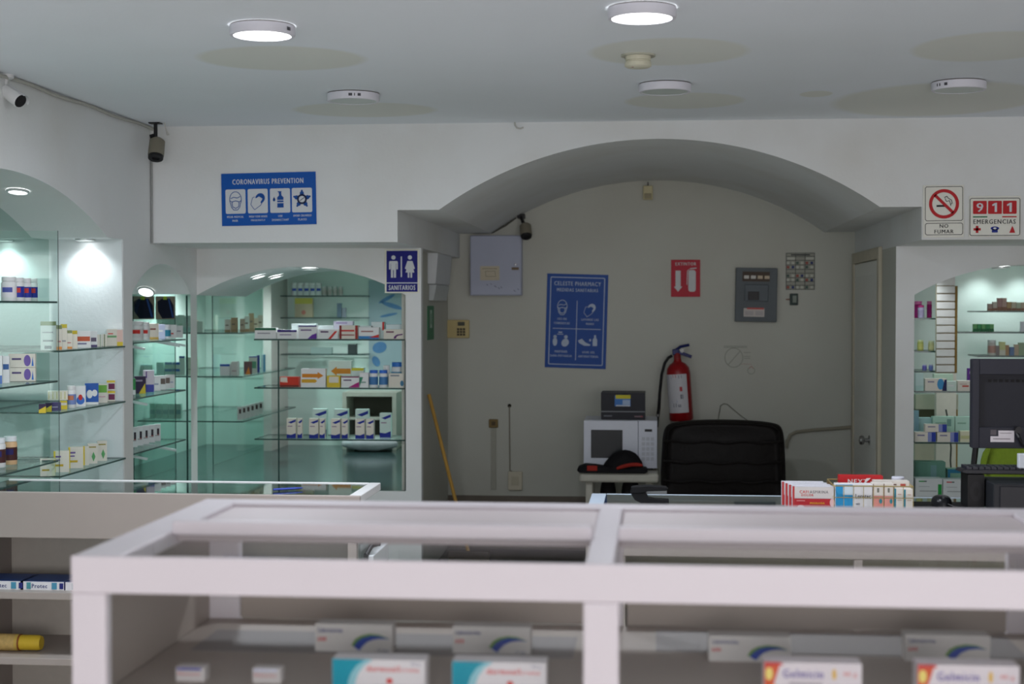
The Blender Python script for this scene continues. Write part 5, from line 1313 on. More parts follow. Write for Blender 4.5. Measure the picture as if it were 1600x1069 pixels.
row('on the far middle shelf of the left niche', zBs[1], ('X', xs, YE), [
    (61, 72, 14, 'b', (60, 46, 76), BY, 'tiny black and yellow carton'), (71, 81, 14, 'b', (60, 46, 76), BY, 'tiny black and yellow carton'), (80, 95, 13, 'b', (80, 66, 116), [txt((190, 180, 200), .4)], 'tiny purple carton'), (94, 105, 13, 'b', YL, [mid(CR, .5, .8)], 'tiny yellow carton'),
    (75, 106, (14, 14, .04), 'b', CR, [('r', .2 * i + .05, .1, .2 * i + .08, .9, (180, 180, 90)) for i in range(5)], 'pale carton with yellow stripes lying on top'),
    (104, 119, 35, 'j', WH, (120, 140, 190), WH, (190, 120, 90), 'white bottle with pale blue label'), (118, 134, 32, 'b', WH, [('e', .5, .3, .4, .2, (60, 110, 190)), ('e', .5, .45, .2, .14, RD)], 'white carton with blue bowl'), (133, 154, 33, 'b', (40, 90, 170), [('e', .35, .5, .22, .2, WH), ('e', .72, .55, .2, .16, WH), low(WH, .12)], 'blue carton with white bubbles'),
    (152, 168, 29, 'b', CR, [('r', .1, .55, .95, .95, (110, 170, 70)), lines((200, 160, 170))], 'green and white carton'), (167, 180, 16, 'b', CR, [('r', .2, .15, .95, .7, (110, 40, 80)), top(YL, .8)], 'small maroon carton'), (167, 180, (16, 16.5, 0), 'b', CR, [('r', .2, .15, .95, .7, (110, 40, 80)), top(YL, .8)], 'small maroon carton stacked')], rz=.35, group='cartons in the left niche')
WY = [('r', 0, 0, .12, 1, YL), txt((110, 90, 150), .7, .35, .08), txt((110, 90, 150), .55, .3, .06), txt((190, 160, 50), .28, .5, .1)]
WG = [txt((150, 140, 60), .8, .75, .06), ('p', [(.6, .1), (.8, .35), (.6, .6), (.4, .35)], (90, 160, 100))]
row('on the far bottom shelf of the left niche', zBs[2], ('X', xs, YE), [
    (63, 86, 27, 'b', CR, [txt((150, 150, 150), .8, .4, .06), txt((170, 150, 60), .3, .5, .1), ('r', .8, 0, 1, 1, (220, 214, 190))], 'white carton with yellow lettering'), (84, 108, 33, 'b', CR, WY, 'white and yellow carton'), (107, 130, 33, 'b', CR, WY, 'white and yellow carton'),
    (129, 139, 30, 'b', CR, [('r', 0, 0, .35, 1, YL)], 'slim white and yellow carton'), (137, 152, 31, 'b', CR, WG, 'white carton with a green diamond'), (152, 167, 31, 'b', CR, WG, 'white carton with a green diamond')], rz=.4, group='cartons in the left niche')

# ---- corner display: front shelves along the left wall
X2 = XL - .02
z2 = [at_x(209, 535, X2).z, at_x(208, 623, X2).z, at_x(208, 709, X2).z]
for z, n in zip(z2, ('top', 'middle', 'bottom')):
    gshelf(X2 - .3, X2, Y2S + .01, 8.34, z, n + ' glass shelf under the small arch')
# shelf brackets
SB = M((196, 204, 204), .35, .3)
for i, (px, z) in enumerate(((212, z2[0]), (268, z2[0]), (277, z2[0]), (216, z2[1]), (216, z2[2]), (262, z2[2]))):
    yq = col_y(px, X2, z)
    o = MB().box(-.14, .05, -.008, .008, -.012, -.0005).build('shelf_bracket', SB, None, (X2, yq, z - .008), (0, .18, 0)); o.location.z -= .012
    tag(o, 'pale shelf bracket under the %s shelf of the small arch, %s from the left' % (('top', 'top', 'top', 'middle', 'bottom', 'bottom')[i], ('first', 'second', 'third', 'only one', 'first', 'second')[i]), 'bracket', 'shelf brackets')
gpanel(X2 - .004, X2 + .004, 8.36, 8.37, ZSILL + .002, 1.72, 'narrow upright glass edge at the display corner', 'x')
xr2 = XL - .14
JR = (206, 206, 206)
row('on the top shelf under the small arch', z2[0], ('X', xr2), [
    (203, 224, 30, 'j', WH, JR, WH, RD, 1.0, 'wide white jar with red print'), (221, 234, 28, 'j', WH, JR, WH, RD, 'white bottle with red print'), (233, 248, 25, 'b', (206, 198, 186), [txt((120, 70, 60), .6), low((206, 170, 90), .15)], 'tan and white carton'),
    (247, 258, 23, 'b', (176, 186, 216), [txt(WH, .5)], 'pale blue tube carton'), (256, 267, 22, 'j', WH, (50, 130, 150), WH, 'teal-labelled jar'), (266, 276, 21, 'b', WH, [txt(RD, .3, .4)], 'white carton'), (275, 286, 19, 'b', WH, [txt((150, 150, 160), .5)], 'white carton')], rz=.3, group='products under the small arch')
row('on the middle shelf under the small arch', z2[1], ('X', xr2), [
    (203, 212, 25, 'b', GN, [low(WH, .3)], 'green and white carton'), (210, 228, 27, 'b', (52, 40, 72), [('p', [(.4, 0), (1, 0), (.95, .6)], YL), txt((150, 140, 160), .7)], 'dark carton with yellow triangle'), (224, 241, 34, 'b', (216, 210, 220), [('r', .25, .65, .35, .95, PUR), low((70, 80, 170), .35)], 'white carton with purple print'),
    (240, 251, 23, 'b', WH, [txt((150, 160, 180), .4)], 'white carton'), (250, 259, 22, 'b', WH, [mid((110, 96, 90), .4, .8)], 'white carton with brown square'), (258, 266, 22, 'b', WH, [mid((110, 96, 90), .4, .8)], 'slim white carton with brown square'), (265, 273, 21, 'b', WH, [txt((160, 170, 190), .4)], 'slim white carton')], rz=.3, group='products under the small arch')
BS = [('r', .45, .4, .8, .75, (40, 30, 40)), ('r', .45, .3, .8, .4, (150, 60, 60)), lines((150, 150, 150))]
row('on the bottom shelf under the small arch', z2[2], ('X', xr2), [(205 + 9 * i, 215 + 9 * i, 31 - 1.2 * i, 'b', (206, 206, 208), BS, 'white carton with a dark square') for i in range(5)], rz=.3, group='products under the small arch')
row('on the dark base under the small arch', ZSILL, ('X', XL - .2), [(206, 234, 17, 'b', (130, 170, 200), [('r', .2, .2, .6, .9, (70, 120, 190)), low((110, 190, 150), .2)], 'blue and green carton'), (232, 240, 14, 'b', (110, 140, 190), [txt(WH, .5)], 'small blue carton')], group='products under the small arch')

# rear shelves of the corner display
Y5, Y6 = 9.72, 11.2
x5 = col_x(379, Y5, 1.25)
z3 = [at_y(320, 520, Y5).z, at_y(320, 588, Y5).z, at_y(320, 658, Y5).z]
for z, n in zip(z3, ('top', 'middle', 'bottom')): gshelf(NB2 + .01, x5, Y5, Y6, z, n + ' rear glass shelf deep in the corner display')
gpanel(x5 - .22, x5 - .214, Y5 + .05, Y6, ZSILL + .002, 1.9, 'upright green glass panel behind the rear shelves', 'x', GREENGLASS)
gpanel(NB2 + .3, NB2 + .306, Y5 - .9, Y5 - .1, ZSILL + .002, 1.72, 'upright green glass panel in the corner display, left of the rear shelves', 'x', GREENGLASS)
PG = (190, 214, 204)
row('on the top rear shelf', z3[0], ('Y', Y5 + .15), [(246 + 11 * i, 257 + 11 * i, 26 + (i % 2), 'b', PG, [txt((170, 200, 180), .4), low((160, 200, 190), .3)], 'pale green carton') for i in range(5)] + [(301, 309, 19, 'b', (190, 176, 160), [txt(RD, .4)], 'tan carton'), (309, 318, 17, 'b', (190, 206, 196), [], 'pale carton')] +
    [(352 + 10 * i, 361 + 10 * i, 20 + 3 * ((i * 7) % 3), 'b', [(200, 196, 186), (170, 150, 120), (190, 206, 200), (160, 140, 110), (196, 190, 170), (170, 170, 150)][i], [txt((120, 110, 100), .5), low((150, 130, 100), .2)], ['pale carton', 'tan carton', 'grey-green carton', 'brown carton', 'cream carton', 'olive grey carton'][i]) for i in range(2)], depth=.05, group='products on the rear shelves')
row('along the edge of the top rear shelf', z3[0], ('X', x5 - .05), [(375 + 7 * i, 383 + 7 * i, 21 + 4 * ((i * 7) % 3), 'b', [(170, 160, 140), (190, 206, 200), (160, 140, 110), (196, 190, 170), (176, 176, 160)][i], [txt((120, 110, 100), .5), low((150, 130, 100), .2)], ['taupe carton', 'grey-green carton', 'brown carton', 'cream carton', 'olive grey carton'][i]) for i in range(5)], rz=.25, depth=.05, group='products on the rear shelves')
row('on the middle rear shelf', z3[1], ('Y', Y5 + .12), [(216, 228, 16, 'b', PG, [], 'pale green carton'), (228, 240, 16, 'b', PG, [], 'pale green carton'), (246, 258, 20, 'b', PG, [], 'pale green carton'), (259, 271, 10, 'b', PG, [top((60, 110, 180), .6)], 'pale carton with blue top'), (271, 283, 10, 'b', PG, [top((60, 110, 180), .6)], 'pale carton with blue top'),
    (259, 271, (10, 10.5, 0), 'b', PG, [top((60, 110, 180), .6)], 'pale carton with blue top, stacked'), (271, 283, (10, 10.5, 0), 'b', PG, [top((60, 110, 180), .6)], 'pale carton with blue top, stacked'), (281, 290, 30, 'b', PG, [top((50, 80, 150), .9)], 'tall pale carton with blue top'), (294, 301, 28, 'b', (186, 206, 186), [lines((140, 160, 140))], 'tall pale carton'), (301, 309, 28, 'b', (186, 206, 186), [lines((140, 160, 140))], 'tall pale carton'),
    (345, 361, 18, 'b', WH, [top((50, 90, 170), .8)], 'white carton with blue top'), (362, 373, 22, 'b', (200, 200, 196), [lines((160, 130, 130))], 'grey carton')], depth=.05, group='products on the rear shelves')
row('along the edge of the middle rear shelf', z3[1], ('X', x5 - .05), [(381, 394, 20, 'b', (100, 76, 76), [('p', [(.2, 0), (.8, 0), (.6, .6)], OR)], 'brown carton with orange triangle'), (389, 402, 27, 'b', (190, 200, 190), [('r', .2, .3, .9, .7, (90, 150, 120)), top((40, 60, 150), .93)], 'tall carton with green print'), (401, 406, 27, 'b', (44, 60, 130), [], 'slim navy carton'), (408, 415, 27, 'b', (170, 196, 200), [('r', .5, 0, 1, 1, (70, 130, 160))], 'slim teal carton')], rz=.25, group='products on the rear shelves')
row('on the bottom rear shelf', z3[2], ('Y', Y5 + .2), [(235 + 10 * i, 244 + 10 * i, 23, 'b', (150, 186, 172), [mid((110, 150, 150), .3, .6)], 'pale green carton with grey square') for i in range(5)], depth=.05, group='products on the rear shelves')
row('along the edge of the bottom rear shelf', z3[2], ('X', x5 - .05), [(371 + 6.5 * i, 379 + 6.5 * i, 20, 'b', (190, 194, 190), [('r', .3, .5, .75, .85, (70, 60, 56))], 'small white carton with a dark square') for i in range(6)], rz=.25, group='products on the rear shelves')

# two small flat panels with dark jacket shapes in the far left corner of the display
for a, b, l in ((205, 241, 'small panel with a dark navy jacket shape, left of two under the small arch'), (243, 273, 'small panel with a dark navy jacket shape, right of two under the small arch')):
    Yp = 9.0
    c0 = at_y(a, 463, Yp); c1 = at_y(b, 499, Yp); cx = (c0.x + c1.x) / 2; cz = (c0.z + c1.z) / 2; w = (c1.x - c0.x) / 2; h = (c0.z - c1.z) / 2
    o = MB().box(-w, w, 0, .006, -h, h).build('poster', M((150, 140, 124), .5), None, (cx, Yp, cz)); tag(o, l, 'poster', 'jacket panels')
    MB().pl([(-.8 * w, .55 * h), (-.3 * w, .8 * h), (.5 * w, .8 * h), (.9 * w, .2 * h), (.95 * w, -.9 * h), (-.3 * w, -.95 * h), (-.75 * w, -.3 * h)], -.0008).build('jacket', M((24, 30, 50), .6), o)
    MB().pl([(.3 * w, .8 * h), (.45 * w, .8 * h), (.9 * w, -.8 * h), (.75 * w, -.85 * h)], -.0014).build('lapel', M((50, 84, 150), .6), o)
    MB().pl([(-.2 * w, .7 * h), (.2 * w, .7 * h), (.15 * w, h), (-.15 * w, h)], -.0014).build('collar', M((176, 206, 70), .6), o)
# glass sheet they hang on
gpanel(col_x(203, 9.008, 1.6), col_x(274, 9.008, 1.6), 9.0065, 9.0115, ZSILL + .002, 1.99, 'upright glass sheet behind the two jacket panels', 'y', GREENGLASS)

# ---- corner display: shelves along the pillar window
Y3 = YP + .02
z4 = [at_y(520, 530, Y3).z, at_y(520, 606, Y3).z, at_y(520, 686.5, Y3).z]
xa3 = col_x(397, Y3, 1.3)
for z, n in zip(z4, ('top', 'middle', 'bottom')): gshelf(xa3, XN - .012, Y3, Y3 + .32, z, n + ' glass shelf in the window beside the toilets sign')
xd = col_x(435.5, Y3, 1.2)
gpanel(xd - .004, xd + .004, Y3 - .006, Y3 - .001, ZSILL + .001, z4[0] - .009, 'upright glass fin dividing the window beside the toilets sign', 'x')
gpanel(XN - .009, XN - .003, Y3 + .0, Y3 + .3, ZSILL + .001, z4[0] - .009, 'upright glass edge against the pillar', 'x')
def sw2(c): return ('p', [(.5, .05), (.55, .3), (.7, .48), (.97, .55), (.97, .42), (.75, .36), (.65, .22), (.63, .05)], c)
row('on the top shelf beside the toilets sign', z4[0], ('Y', Y3 + .06), [
    (399, 434, 17, 'b', WH, [top((30, 100, 70), .78), txt((140, 140, 150), .45)], 'white carton with green top'), (434, 466, 14, 'b', WH, [top((50, 30, 110), .75), txt((120, 100, 150), .4)], 'white carton with purple top'), (467, 497, 21, 'b', WH, [top((60, 44, 120), .9), txt((120, 100, 140), .6), ('p', [(.5, 0), (1, 0), (1, .42), (.75, .3)], (100, 50, 150))], 'white carton with violet corner'),
    (498, 530, 15, 'b', WH, [txt((90, 60, 100), .65, .4, .16), ('p', [(.5, 0), (.65, 0), (.98, .8), (.85, .8)], RD)], 'white carton with a red diagonal'), (531, 561, 21, 'b', CR, [('r', 0, 0, .12, 1, (130, 40, 40)), ('r', .86, 0, 1, 1, (150, 50, 46)), txt(RD, .55, .7, .12), txt((150, 60, 60), .25, .7, .08)], 'white carton with dark red ends'),
    (561, 594, 18, 'b', WH, [low((60, 130, 190), .25), ('p', [(.5, .12), (1, .4), (1, .12)], RD), txt((150, 90, 90), .6)], 'white carton with blue foot and red wedge'), (600, 632, 15, 'b', CR, [txt((110, 60, 80), .65, .4, .16), sw2((90, 30, 100))], 'white carton with purple swoosh'),
    (456, 496, (23, 0, .09), 'b', (214, 226, 226), [], 'plain white carton at the back'), (498, 524, (20, 0, .09), 'b', (214, 226, 226), [], 'plain white carton at the back'), (522, 553, (27, 0, .09), 'b', (214, 214, 230), [txt((170, 160, 200), .85)], 'taller pale lilac carton at the back'), (560, 584, (20, 0, .09), 'b', (214, 226, 226), [], 'plain white carton at the back'), (581, 602, (26, 0, .09), 'b', (214, 226, 226), [('r', .85, .5, 1, 1, RD)], 'taller white carton with red edge at the back'), (604, 632, (22, 0, .09), 'b', (214, 228, 230), [], 'plain white carton at the back')], depth=.05, group='products beside the toilets sign')
AR = [('p', [(.04, .52), (.68, .52), (.68, .44), (.92, .62), (.68, .82), (.68, .72), (.04, .72)], (206, 130, 40)), ('p', [(.02, .24), (.58, .24), (.66, .33), (.58, .43), (.02, .43)], (206, 160, 50))]
AL = [('p', [(.98, .5), (.36, .5), (.36, .42), (.1, .6), (.36, .78), (.36, .7), (.98, .7)], (206, 140, 50)), ('r', .4, .1, .98, .3, (210, 170, 60))]
row('on the middle shelf beside the toilets sign', z4[1], ('Y', Y3 + .06), [
    (438, 469, 16, 'b', (196, 60, 44), [('r', .03, .5, .4, .95, CR), low((120, 50, 44), .2), txt((230, 190, 170), .45, .3, .1)], 'red carton with white corner'), (471, 511, 29, 'b', WH, AR, 'white carton with orange arrows'), (512, 533, 18, 'b', (214, 186, 60), [('r', .15, .4, .9, .92, CR)], 'yellow and white carton'), (534, 563, 17, 'b', WH, [top((130, 40, 90), .9), txt((90, 70, 100), .6, .45, .12), ('p', [(.4, 0), (1, 0), (1, .5), (.8, .35)], MG)], 'white carton with magenta corner'),
    (563, 577, 23, 'b', WH, [('p', [(0, .1), (.4, .7), (0, .7)], (50, 130, 100)), txt((130, 160, 150), .3)], 'white carton with green triangle'), (577, 591, 27, 'j', WH, (70, 120, 170), (60, 110, 200), 'blue-capped white bottle'), (592, 606, 27, 'j', WH, (70, 120, 170), (60, 110, 200), 'blue-capped white bottle'), (608, 632, 22, 'b', CR, [txt((120, 130, 140), .8), ('e', .9, .3, .12, .2, (70, 120, 150))], 'white carton with grey print'),
    (514, 551, (40, 0, .09), 'b', (206, 224, 214), AL, 'tall pale carton with orange arrow at the back'), (547, 570, (29, 0, .1), 'b', (206, 220, 214), [top((206, 200, 60), .85)], 'pale carton with yellow top at the back'), (598, 610, (33, 0, .09), 'j', WH, (200, 214, 220), WH, 'white bottle at the back'), (611, 632, (38, 0, .09), 'j', WH, (90, 150, 180), (60, 120, 200), 'wide blue-capped jar at the back')], depth=.05, group='products beside the toilets sign')
BB = [('p', [(0, 0), (1, 0), (1, .26), (.5, .17), (0, .2)], (36, 50, 140)), ('p', [(.15, .8), (1, .95), (1, .84), (.5, .74)], (36, 50, 140)), txt((150, 130, 150), .58, .5, .05)]
row('on the bottom shelf beside the toilets sign', z4[2], ('Y', Y3 + .06), [
    (449, 464, 31, 'b', CR, BB, 'white carton with navy waves'), (465.5, 473, 31, 'b', CR, BB, 'slim white carton with navy waves'), (484, 499, 31, 'b', CR, BB, 'white carton with navy waves'), (500, 508.5, 31, 'b', CR, BB, 'slim white carton with navy waves'), (518, 533, 31, 'b', CR, BB, 'white carton with navy waves'), (534.5, 544.5, 31, 'b', CR, BB, 'slim white carton with navy waves'), (556, 571, 31, 'b', CR, BB, 'white carton with navy waves'), (573, 585, 31, 'b', CR, BB, 'slim white carton with navy waves'),
    (489, 512, (43, 0, .13), 'b', (196, 216, 210), BB, 'tall pale carton with navy waves at the back'), (523, 545, (43, 0, .13), 'b', (196, 216, 210), BB, 'tall pale carton with navy waves at the back'), (556, 577, (43, 0, .13), 'b', (196, 216, 210), BB, 'tall pale carton with navy waves at the back'), (594, 612, (38, 0, .1), 'b', (196, 216, 210), BB, 'tall pale carton with navy waves beside the pillar')], depth=.045, group='products beside the toilets sign')

# ---- rear wall of the corner display
Yq = YR - .02
xa, xb = at_y(437, 600, Yq).x, at_y(449, 600, Yq).x
struct(MB().box(xa, xb, YR - .5, YR, ZSILL, ZB).build('trim_2', M((196, 190, 186), .6)), 'narrow white pilaster at the back of the corner display')
for py, n in ((462, 'top'), (496, 'middle'), (553, 'bottom')):
    z = at_y(500, py, YR - .16).z
    gshelf(xb + .003, col_x(573, YR - .16, z), YR - .24, YR - .03, z, n + ' glass shelf on the rear wall beyond the window')
z = at_y(500, 462, YR - .16).z
row('on the rear wall top shelf', z, ('Y', YR - .13), [(455 + 9.5 * i, 465 + 9.5 * i, 20, 'j', (214, 222, 220), (206, 216, 216), (220, 226, 224), (50, 80, 170), 1.0, 'white jar with blue square') for i in range(5)] + [(503 + 8.5 * i, 510.5 + 8.5 * i, 14, 'j', (190, 190, 186), (180, 176, 170), (206, 210, 206), 'short pale jar') for i in range(4)], group='jars on the rear wall')
z = at_y(500, 496, YR - .16).z
row('on the rear wall middle shelf', z, ('Y', YR - .13), [(461, 490, 30, 'b', (186, 176, 150), [top((190, 186, 90), .7), ('e', .5, .25, .12, .12, (190, 120, 110))], 'tan carton with yellow top'), (527, 534, 22, 'b', (100, 120, 136), [], 'slim slate carton'), (535, 541, 15, 'b', (130, 140, 150), [], 'short grey carton')], group='cartons on the rear wall')
z = at_y(500, 553, YR - .16).z
row('on the rear wall bottom shelf', z, ('Y', YR - .13), [(544, 558, 15, 'b', (58, 66, 66), [], 'black cube-shaped carton'), (486, 520, 10, 'b', (140, 160, 156), [], 'flat grey-green carton')], group='cartons on the rear wall')
a0, a1 = at_y(576, 438, Yq), at_y(633, 583, Yq)
o = MB().box(-(a1.x - a0.x) / 2, (a1.x - a0.x) / 2, 0, .01, -(a0.z - a1.z) / 2, (a0.z - a1.z) / 2)
w = (a1.x - a0.x) / 2; h = (a0.z - a1.z) / 2
o = o.build('wall_picture', M((150, 172, 178), .5, noise=.1, scale=5), None, ((a0.x + a1.x) / 2, Yq, (a0.z + a1.z) / 2)); tag(o, 'pale picture with blue splashes behind the toilets sign window', 'picture')
mb = MB()
for cx, cz, rx, rz_, rt in ((.0, .6, .5, .04, .5), (.3, .45, .6, .05, -.3), (-.5, -.1, .3, .14, .9), (-.4, -.45, .4, .12, .3), (.4, -.15, .25, .1, -.9), (.1, .25, .5, .03, .2), (-.6, -.75, .2, .12, .5)): mb.ell(cx * w, cz * h, rx * w, rz_ * h * 1.0, -.001, 0, 18, rt)
mb.build('splash', M((84, 128, 170), .5, noise=.2, scale=20), o)
# low white cupboard frame and bag
xa, xb = at_y(548, 620, Yq).x, at_y(630, 620, Yq).x; za, zb_ = at_y(590, 730, Yq).z, at_y(590, 610, Yq).z
t = thing('cupboard', ((xa + xb) / 2, YR - .03, ZSILL + .001), 'white open cupboard against the rear wall beyond the window', 'cupboard')
w = (xb - xa) / 2; hC = zb_ - ZSILL
CU = M((176, 178, 166), .5)
for s in (-1, 1): MB().box(s * w - (.03 if s > 0 else 0), s * w + (.03 if s < 0 else 0), -.3, 0, 0, hC).build('side', CU, t)
MB().box(-w + .031, w - .031, -.3, 0, hC - .03, hC).build('top', CU, t); MB().box(-w + .031, w - .031, -.3, 0, hC * .52, hC * .56).build('shelf', CU, t)
MB().box(-w + .031, w - .031, -.02, 0, 0, hC - .031).build('back', M((96, 98, 86), .6), t)
c = at_y(579, 730, YR - .36 - .1)
mb = MB(); n = 18
wB = 43 * mpp(*c)
for j in range(8):
    q = -math.pi / 2 + math.pi * j / 7
    for i in range(n):
        a = 2 * math.pi * i / n
        mb.v.append((wB * (math.cos(q) ** .35) * math.copysign(abs(math.cos(a)) ** .5, math.cos(a)) * (1 - .08 * math.sin(5 * a)), .1 * math.cos(q) ** .5 * math.sin(a), .045 + .045 * math.sin(q) * (1 + .2 * math.sin(3 * a)) ))
for j in range(7):
    for i in range(n): mb.f.append((j * n + i, j * n + (i + 1) % n, (j + 1) * n + (i + 1) % n, (j + 1) * n + i)); mb.m.append(0)
o = mb.build('plastic_bag', M((190, 192, 196), .35, noise=.2, bump=.5, scale=18), None, (c.x, YR - .46, ZSILL + .012), smooth=True); tag(o, 'crumpled white plastic bag on the dark base behind the window', 'bag')

# ================================================================== RIGHT DISPLAY WINDOW
# slatwall panel with brown edge
Ys = 9.1
xa, xb = at_y(1463, 500, Ys).x, at_y(1492, 500, Ys).x
zt_s, zb_s = at_y(1480, 447, Ys).z, at_y(1480, 583, Ys).z
t = thing('slatwall_panel', ((xa + xb) / 2, Ys, zb_s), 'white slatwall panel with a brown edge in the right display window', 'slatwall', rot=(0, 0, math.radians(8)))
w = (xb - xa) / 2; hS = zt_s - zb_s; SLW = M((206, 204, 202), .45)
MB().box(-w, w, .004, .02, 0, hS + .06).build('backing', M((150, 138, 116), .6), t)
ns = 11
for i in range(ns): MB().box(-w, w, -.006, .004, hS * i / ns + .006, hS * (i + 1) / ns - .002).build('slat', SLW, t, bevel=.001)
MB().box(-w, w, -.006, .004, hS + .004, hS + .06).build('top_cap', SLW, t)
MB().box(w, w + .016, -.004, .05, -.0, hS + .0).build('edge_strip', M((120, 94, 44), .5), t)
MB().box(-w, w + .012, -.004, .03, ZSILL - zb_s + .001, -.001).build('lower_panel', M((206, 202, 190), .5), t)
# shelves
Yw = YP + .02
zR = [at_y(1475, 611.5, Yw).z, at_y(1475, 691.5, Yw).z]
for z, n in zip(zR, ('upper', 'lower')): gshelf(XQ + .012, 2.1, Yw, Yw + .32, z, n + ' front glass shelf in the right display window')
Yv = 9.5
for (pa, py, n) in ((1527, 486, 'top'), (1497, 519, 'middle'), (1528, 556, 'bottom')):
    z = at_y(1560, py, Yv).z
    gshelf(col_x(pa, Yv, z), 2.6, Yv, Yv + .3, z, n + ' rear glass shelf in the right display window')
xv = XQ + .02
for py, n in ((497, 'upper'), (548, 'middle'), (579, 'lower')):
    z = at_y(1445, py, 9.3).z
    gshelf(XQ + .004, col_x(1461, 9.3, z), 9.2, 9.5, z, n + ' short glass shelf left of the slatwall')
row('on the short shelf left of the slatwall', at_y(1445, 497, 9.3).z, ('Y', 9.32), [(1428, 1441, 26, 'j', (176, 40, 120), (170, 50, 130), (214, 110, 170), 'magenta bottle'), (1434, 1444, (20, 0, -.07), 'j', (170, 160, 190), (150, 140, 170), (190, 60, 130), 'lilac bottle'), (1448, 1456, 26, 'j', (170, 36, 116), (160, 40, 120), (214, 110, 170), 'magenta bottle')], group='bottles left of the slatwall')
row('on the middle shelf left of the slatwall', at_y(1445, 548, 9.3).z, ('Y', 9.32), [(1433, 1443, 16, 'j', (176, 176, 100), (190, 186, 110), (206, 206, 150), 'olive yellow jar'), (1450, 1460, 15, 'j', (190, 186, 140), (196, 190, 140), (206, 206, 170), 'pale yellow jar')], group='bottles left of the slatwall')
row('on the lower shelf left of the slatwall', at_y(1445, 579, 9.3).z, ('Y', 9.32), [(1441, 1448, 9, 'j', (120, 110, 190), (110, 100, 180), (190, 190, 214), 'tiny violet bottle'), (1451, 1458, 9, 'j', (120, 130, 190), (110, 120, 180), (190, 190, 214), 'tiny blue bottle')], group='bottles left of the slatwall')
z = at_y(1560, 486, Yv).z
cols = [(170, 150, 140), (190, 180, 170), (176, 140, 136), (190, 160, 150), (180, 150, 110), (200, 190, 170), (186, 190, 170), (196, 180, 160)]
row('on the top rear shelf of the right window', z, ('Y', Yv + .08), [(1543 + 7.4 * i, 1550 + 7.4 * i, (11, 14, 20, 20, 14, 14, 13, 13)[i], 'b', cols[i], [low((150, 110, 90), .3)], ['tan carton', 'pale carton', 'rosy carton', 'pinkish carton', 'mustard carton', 'cream carton', 'pale olive carton', 'beige carton'][i]) for i in range(8)], group='products in the right window')
z = at_y(1560, 519, Yv).z
row('on the middle rear shelf of the right window', z, ('Y', Yv + .08), [(1520 + 6.6 * i, 1526 + 6.6 * i, 12, 'b', (70, 150, 96) if i % 2 else (110, 170, 110), [low((40, 110, 70), .4)], 'small green carton') for i in range(5)] + [(1594, 1600, 16, 'b', (206, 206, 214), [], 'slim white carton')], group='products in the right window')
z = at_y(1560, 556, Yv).z
row('on the bottom rear shelf of the right window', z, ('Y', Yv + .08), [(1543, 1556, 24, 'j', (206, 200, 196), (190, 150, 140), WH, 1.0, 'white bottle'), (1554, 1561, 15, 'b', (150, 140, 140), [], 'grey carton'), (1561, 1570, 21, 'b', (206, 206, 150), [low(CR, .4)], 'pale yellow carton'), (1570, 1576, 16, 'b', (176, 140, 110), [], 'tan carton'), (1577, 1584, 13, 'b', (110, 130, 170), [], 'slate blue carton'), (1584, 1591, 17, 'b', (190, 170, 150), [], 'beige carton'), (1591, 1600, 20, 'b', (150, 166, 140), [], 'grey-green carton')], group='products in the right window')
PB = [('e', .72, .55, .16, .45, (60, 140, 190)), ('p', [(.78, 0), (1, 0), (1, .95), (.9, .9)], (24, 30, 80)), txt((130, 130, 150), .68, .3, .12)]
row('on the upper front shelf of the right window', zR[0], ('Y', Yw + .05), [
    (1429, 1442, 27, 'b', (186, 214, 210), [low((170, 206, 200), .3)], 'pale cyan carton'), (1444, 1478, 19, 'b', CR, PB, 'white carton with blue disc'), (1478, 1493, 15, 'b', (196, 216, 206), [txt(WH, .5)], 'pale green carton'), (1495, 1518, 16, 'b', CR, [('r', .3, .4, .75, .55, (176, 60, 50)), txt((150, 130, 120), .65, .5, .05)], 'cream carton with red lettering'),
    (1458, 1488, (25, 0, .09), 'b', (190, 216, 196), [lines((150, 170, 150))], 'pale green carton at the back'), (1511, 1519, (34, 0, .09), 'b', (86, 40, 130), [('e', .6, .8, .2, .08, WH)], 'purple carton at the back')], depth=.05, group='products in the right window')
PBG = [('r', .62, 0, .8, 1, (130, 140, 190)), ('r', .8, 0, 1, 1, (40, 60, 150)), txt((120, 120, 150), .6, .35, .14)]
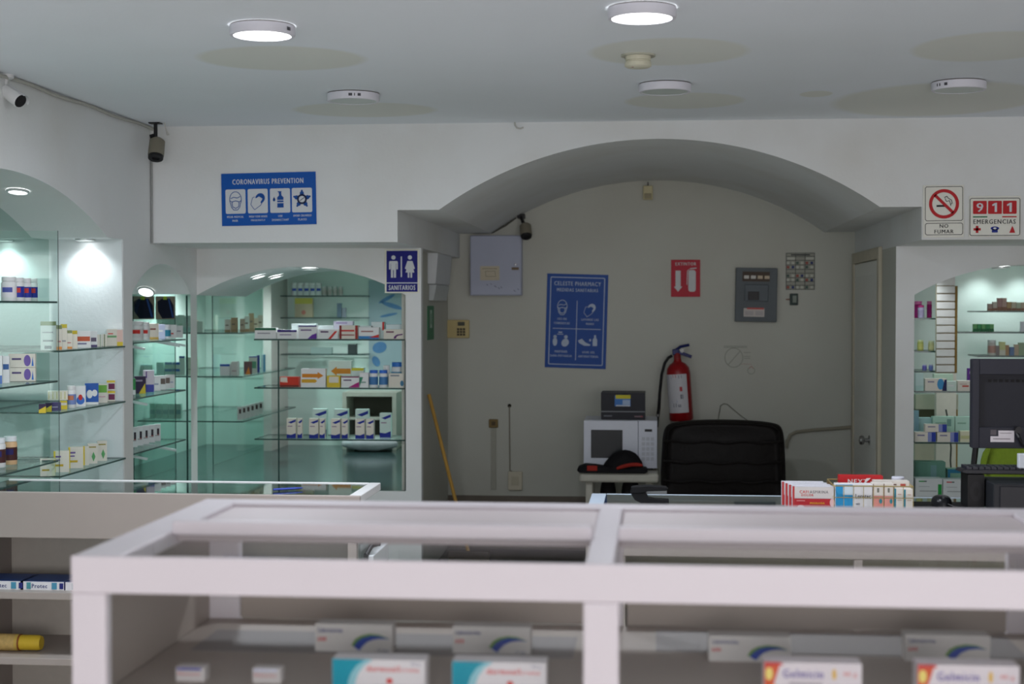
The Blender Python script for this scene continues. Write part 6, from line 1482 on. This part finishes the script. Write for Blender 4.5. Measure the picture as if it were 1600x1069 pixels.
row('on the lower front shelf of the right window', zR[1], ('Y', Yw + .05), [
    (1428, 1461, 15, 'b', CR, PBG, 'white carton fading to blue'), (1463, 1496, 15, 'b', CR, PBG, 'white carton fading to blue'), (1444, 1478, (12, 15.5, 0), 'b', CR, PBG, 'white carton fading to blue, lying on top'), (1499, 1516, 17, 'b', (206, 206, 180), [mid((186, 190, 140), .3, .6)], 'cream carton'),
    (1428, 1435, (46, 0, .1), 'b', (140, 180, 196), [], 'slim blue-grey carton at the back'), (1430, 1454, (34, 0, .14), 'b', (170, 206, 206), [('r', 0, 0, .15, 1, (90, 140, 180))], 'pale cyan carton at the back'), (1456, 1490, (37, 0, .1), 'b', (170, 206, 190), [txt((130, 170, 150), .7, .5, .06), ('r', .65, .6, .85, .9, (110, 150, 140))], 'pale green carton at the back'), (1491, 1518, (37, 0, .1), 'b', (176, 210, 196), [txt((130, 170, 150), .7, .5, .06)], 'pale green carton at the back')], depth=.05, group='products in the right window')
GB = lambda c: [txt((60, 90, 80), .82, .3, .06), txt(c, .82, .2, .06), ('r', .84, .1, .98, .7, c), lines((160, 166, 166)), txt((170, 176, 176), .55, .4, .04)]
row('on the base of the right window', ZSILL, ('Y', YP + .05), [
    (1428, 1470, 29, 'b', (200, 206, 206), GB((30, 140, 60)), 'white carton with green block'), (1471, 1513, 28, 'b', (200, 206, 206), GB((190, 50, 56)), 'white carton with red block'),
    (1428, 1475, (51, 0, .12), 'b', (96, 140, 124), [('r', .5, .1, .7, .9, (110, 146, 146)), ('r', 0, .05, 1, .1, (60, 110, 110))], 'large green carton behind'), (1478, 1511, (40, 0, .12), 'b', (120, 160, 140), [top((40, 110, 140), .85), ('r', 0, 0, .12, 1, (40, 110, 140))], 'green carton with teal top behind')], depth=.09, group='products in the right window')
# dark poster board and cables low behind the shelves
xa, xb = at_y(1428, 650, 9.4).x, at_y(1494, 650, 9.4).x
za, zb_ = at_y(1450, 668, 9.4).z, at_y(1450, 616, 9.4).z
t = thing('cupboard', ((xa + xb) / 2, 9.4, ZSILL + .001), 'open wooden cupboard low behind the right window shelves', 'cupboard')
w = (xb - xa) / 2
MB().box(-w, w, .0, .02, za - ZSILL - .05, zb_ - ZSILL).build('back', M((104, 104, 84), .6), t)
MB().box(-w, w, -.06, -.001, zb_ - ZSILL - .09, zb_ - ZSILL).build('lintel', M((190, 190, 170), .5), t)
MB().box(w - .04, w, -.05, -.001, 0, zb_ - ZSILL - .091).build('post', M((150, 120, 60), .5), t)
MB().box(-w, w - .041, -.04, .0, 0, za - ZSILL - .051).build('lower_panel', M((206, 200, 180), .5), t)
p = [at_y(a, b, 8.95) for a, b in ((1478, 640), (1483, 668), (1486, 700), (1485, 720), (1487, 745))]
tag(MB().tube(p, .005, 6).build('cable', M((70, 74, 70), .5)), 'dark hanging cable behind the right window shelves', 'cable')
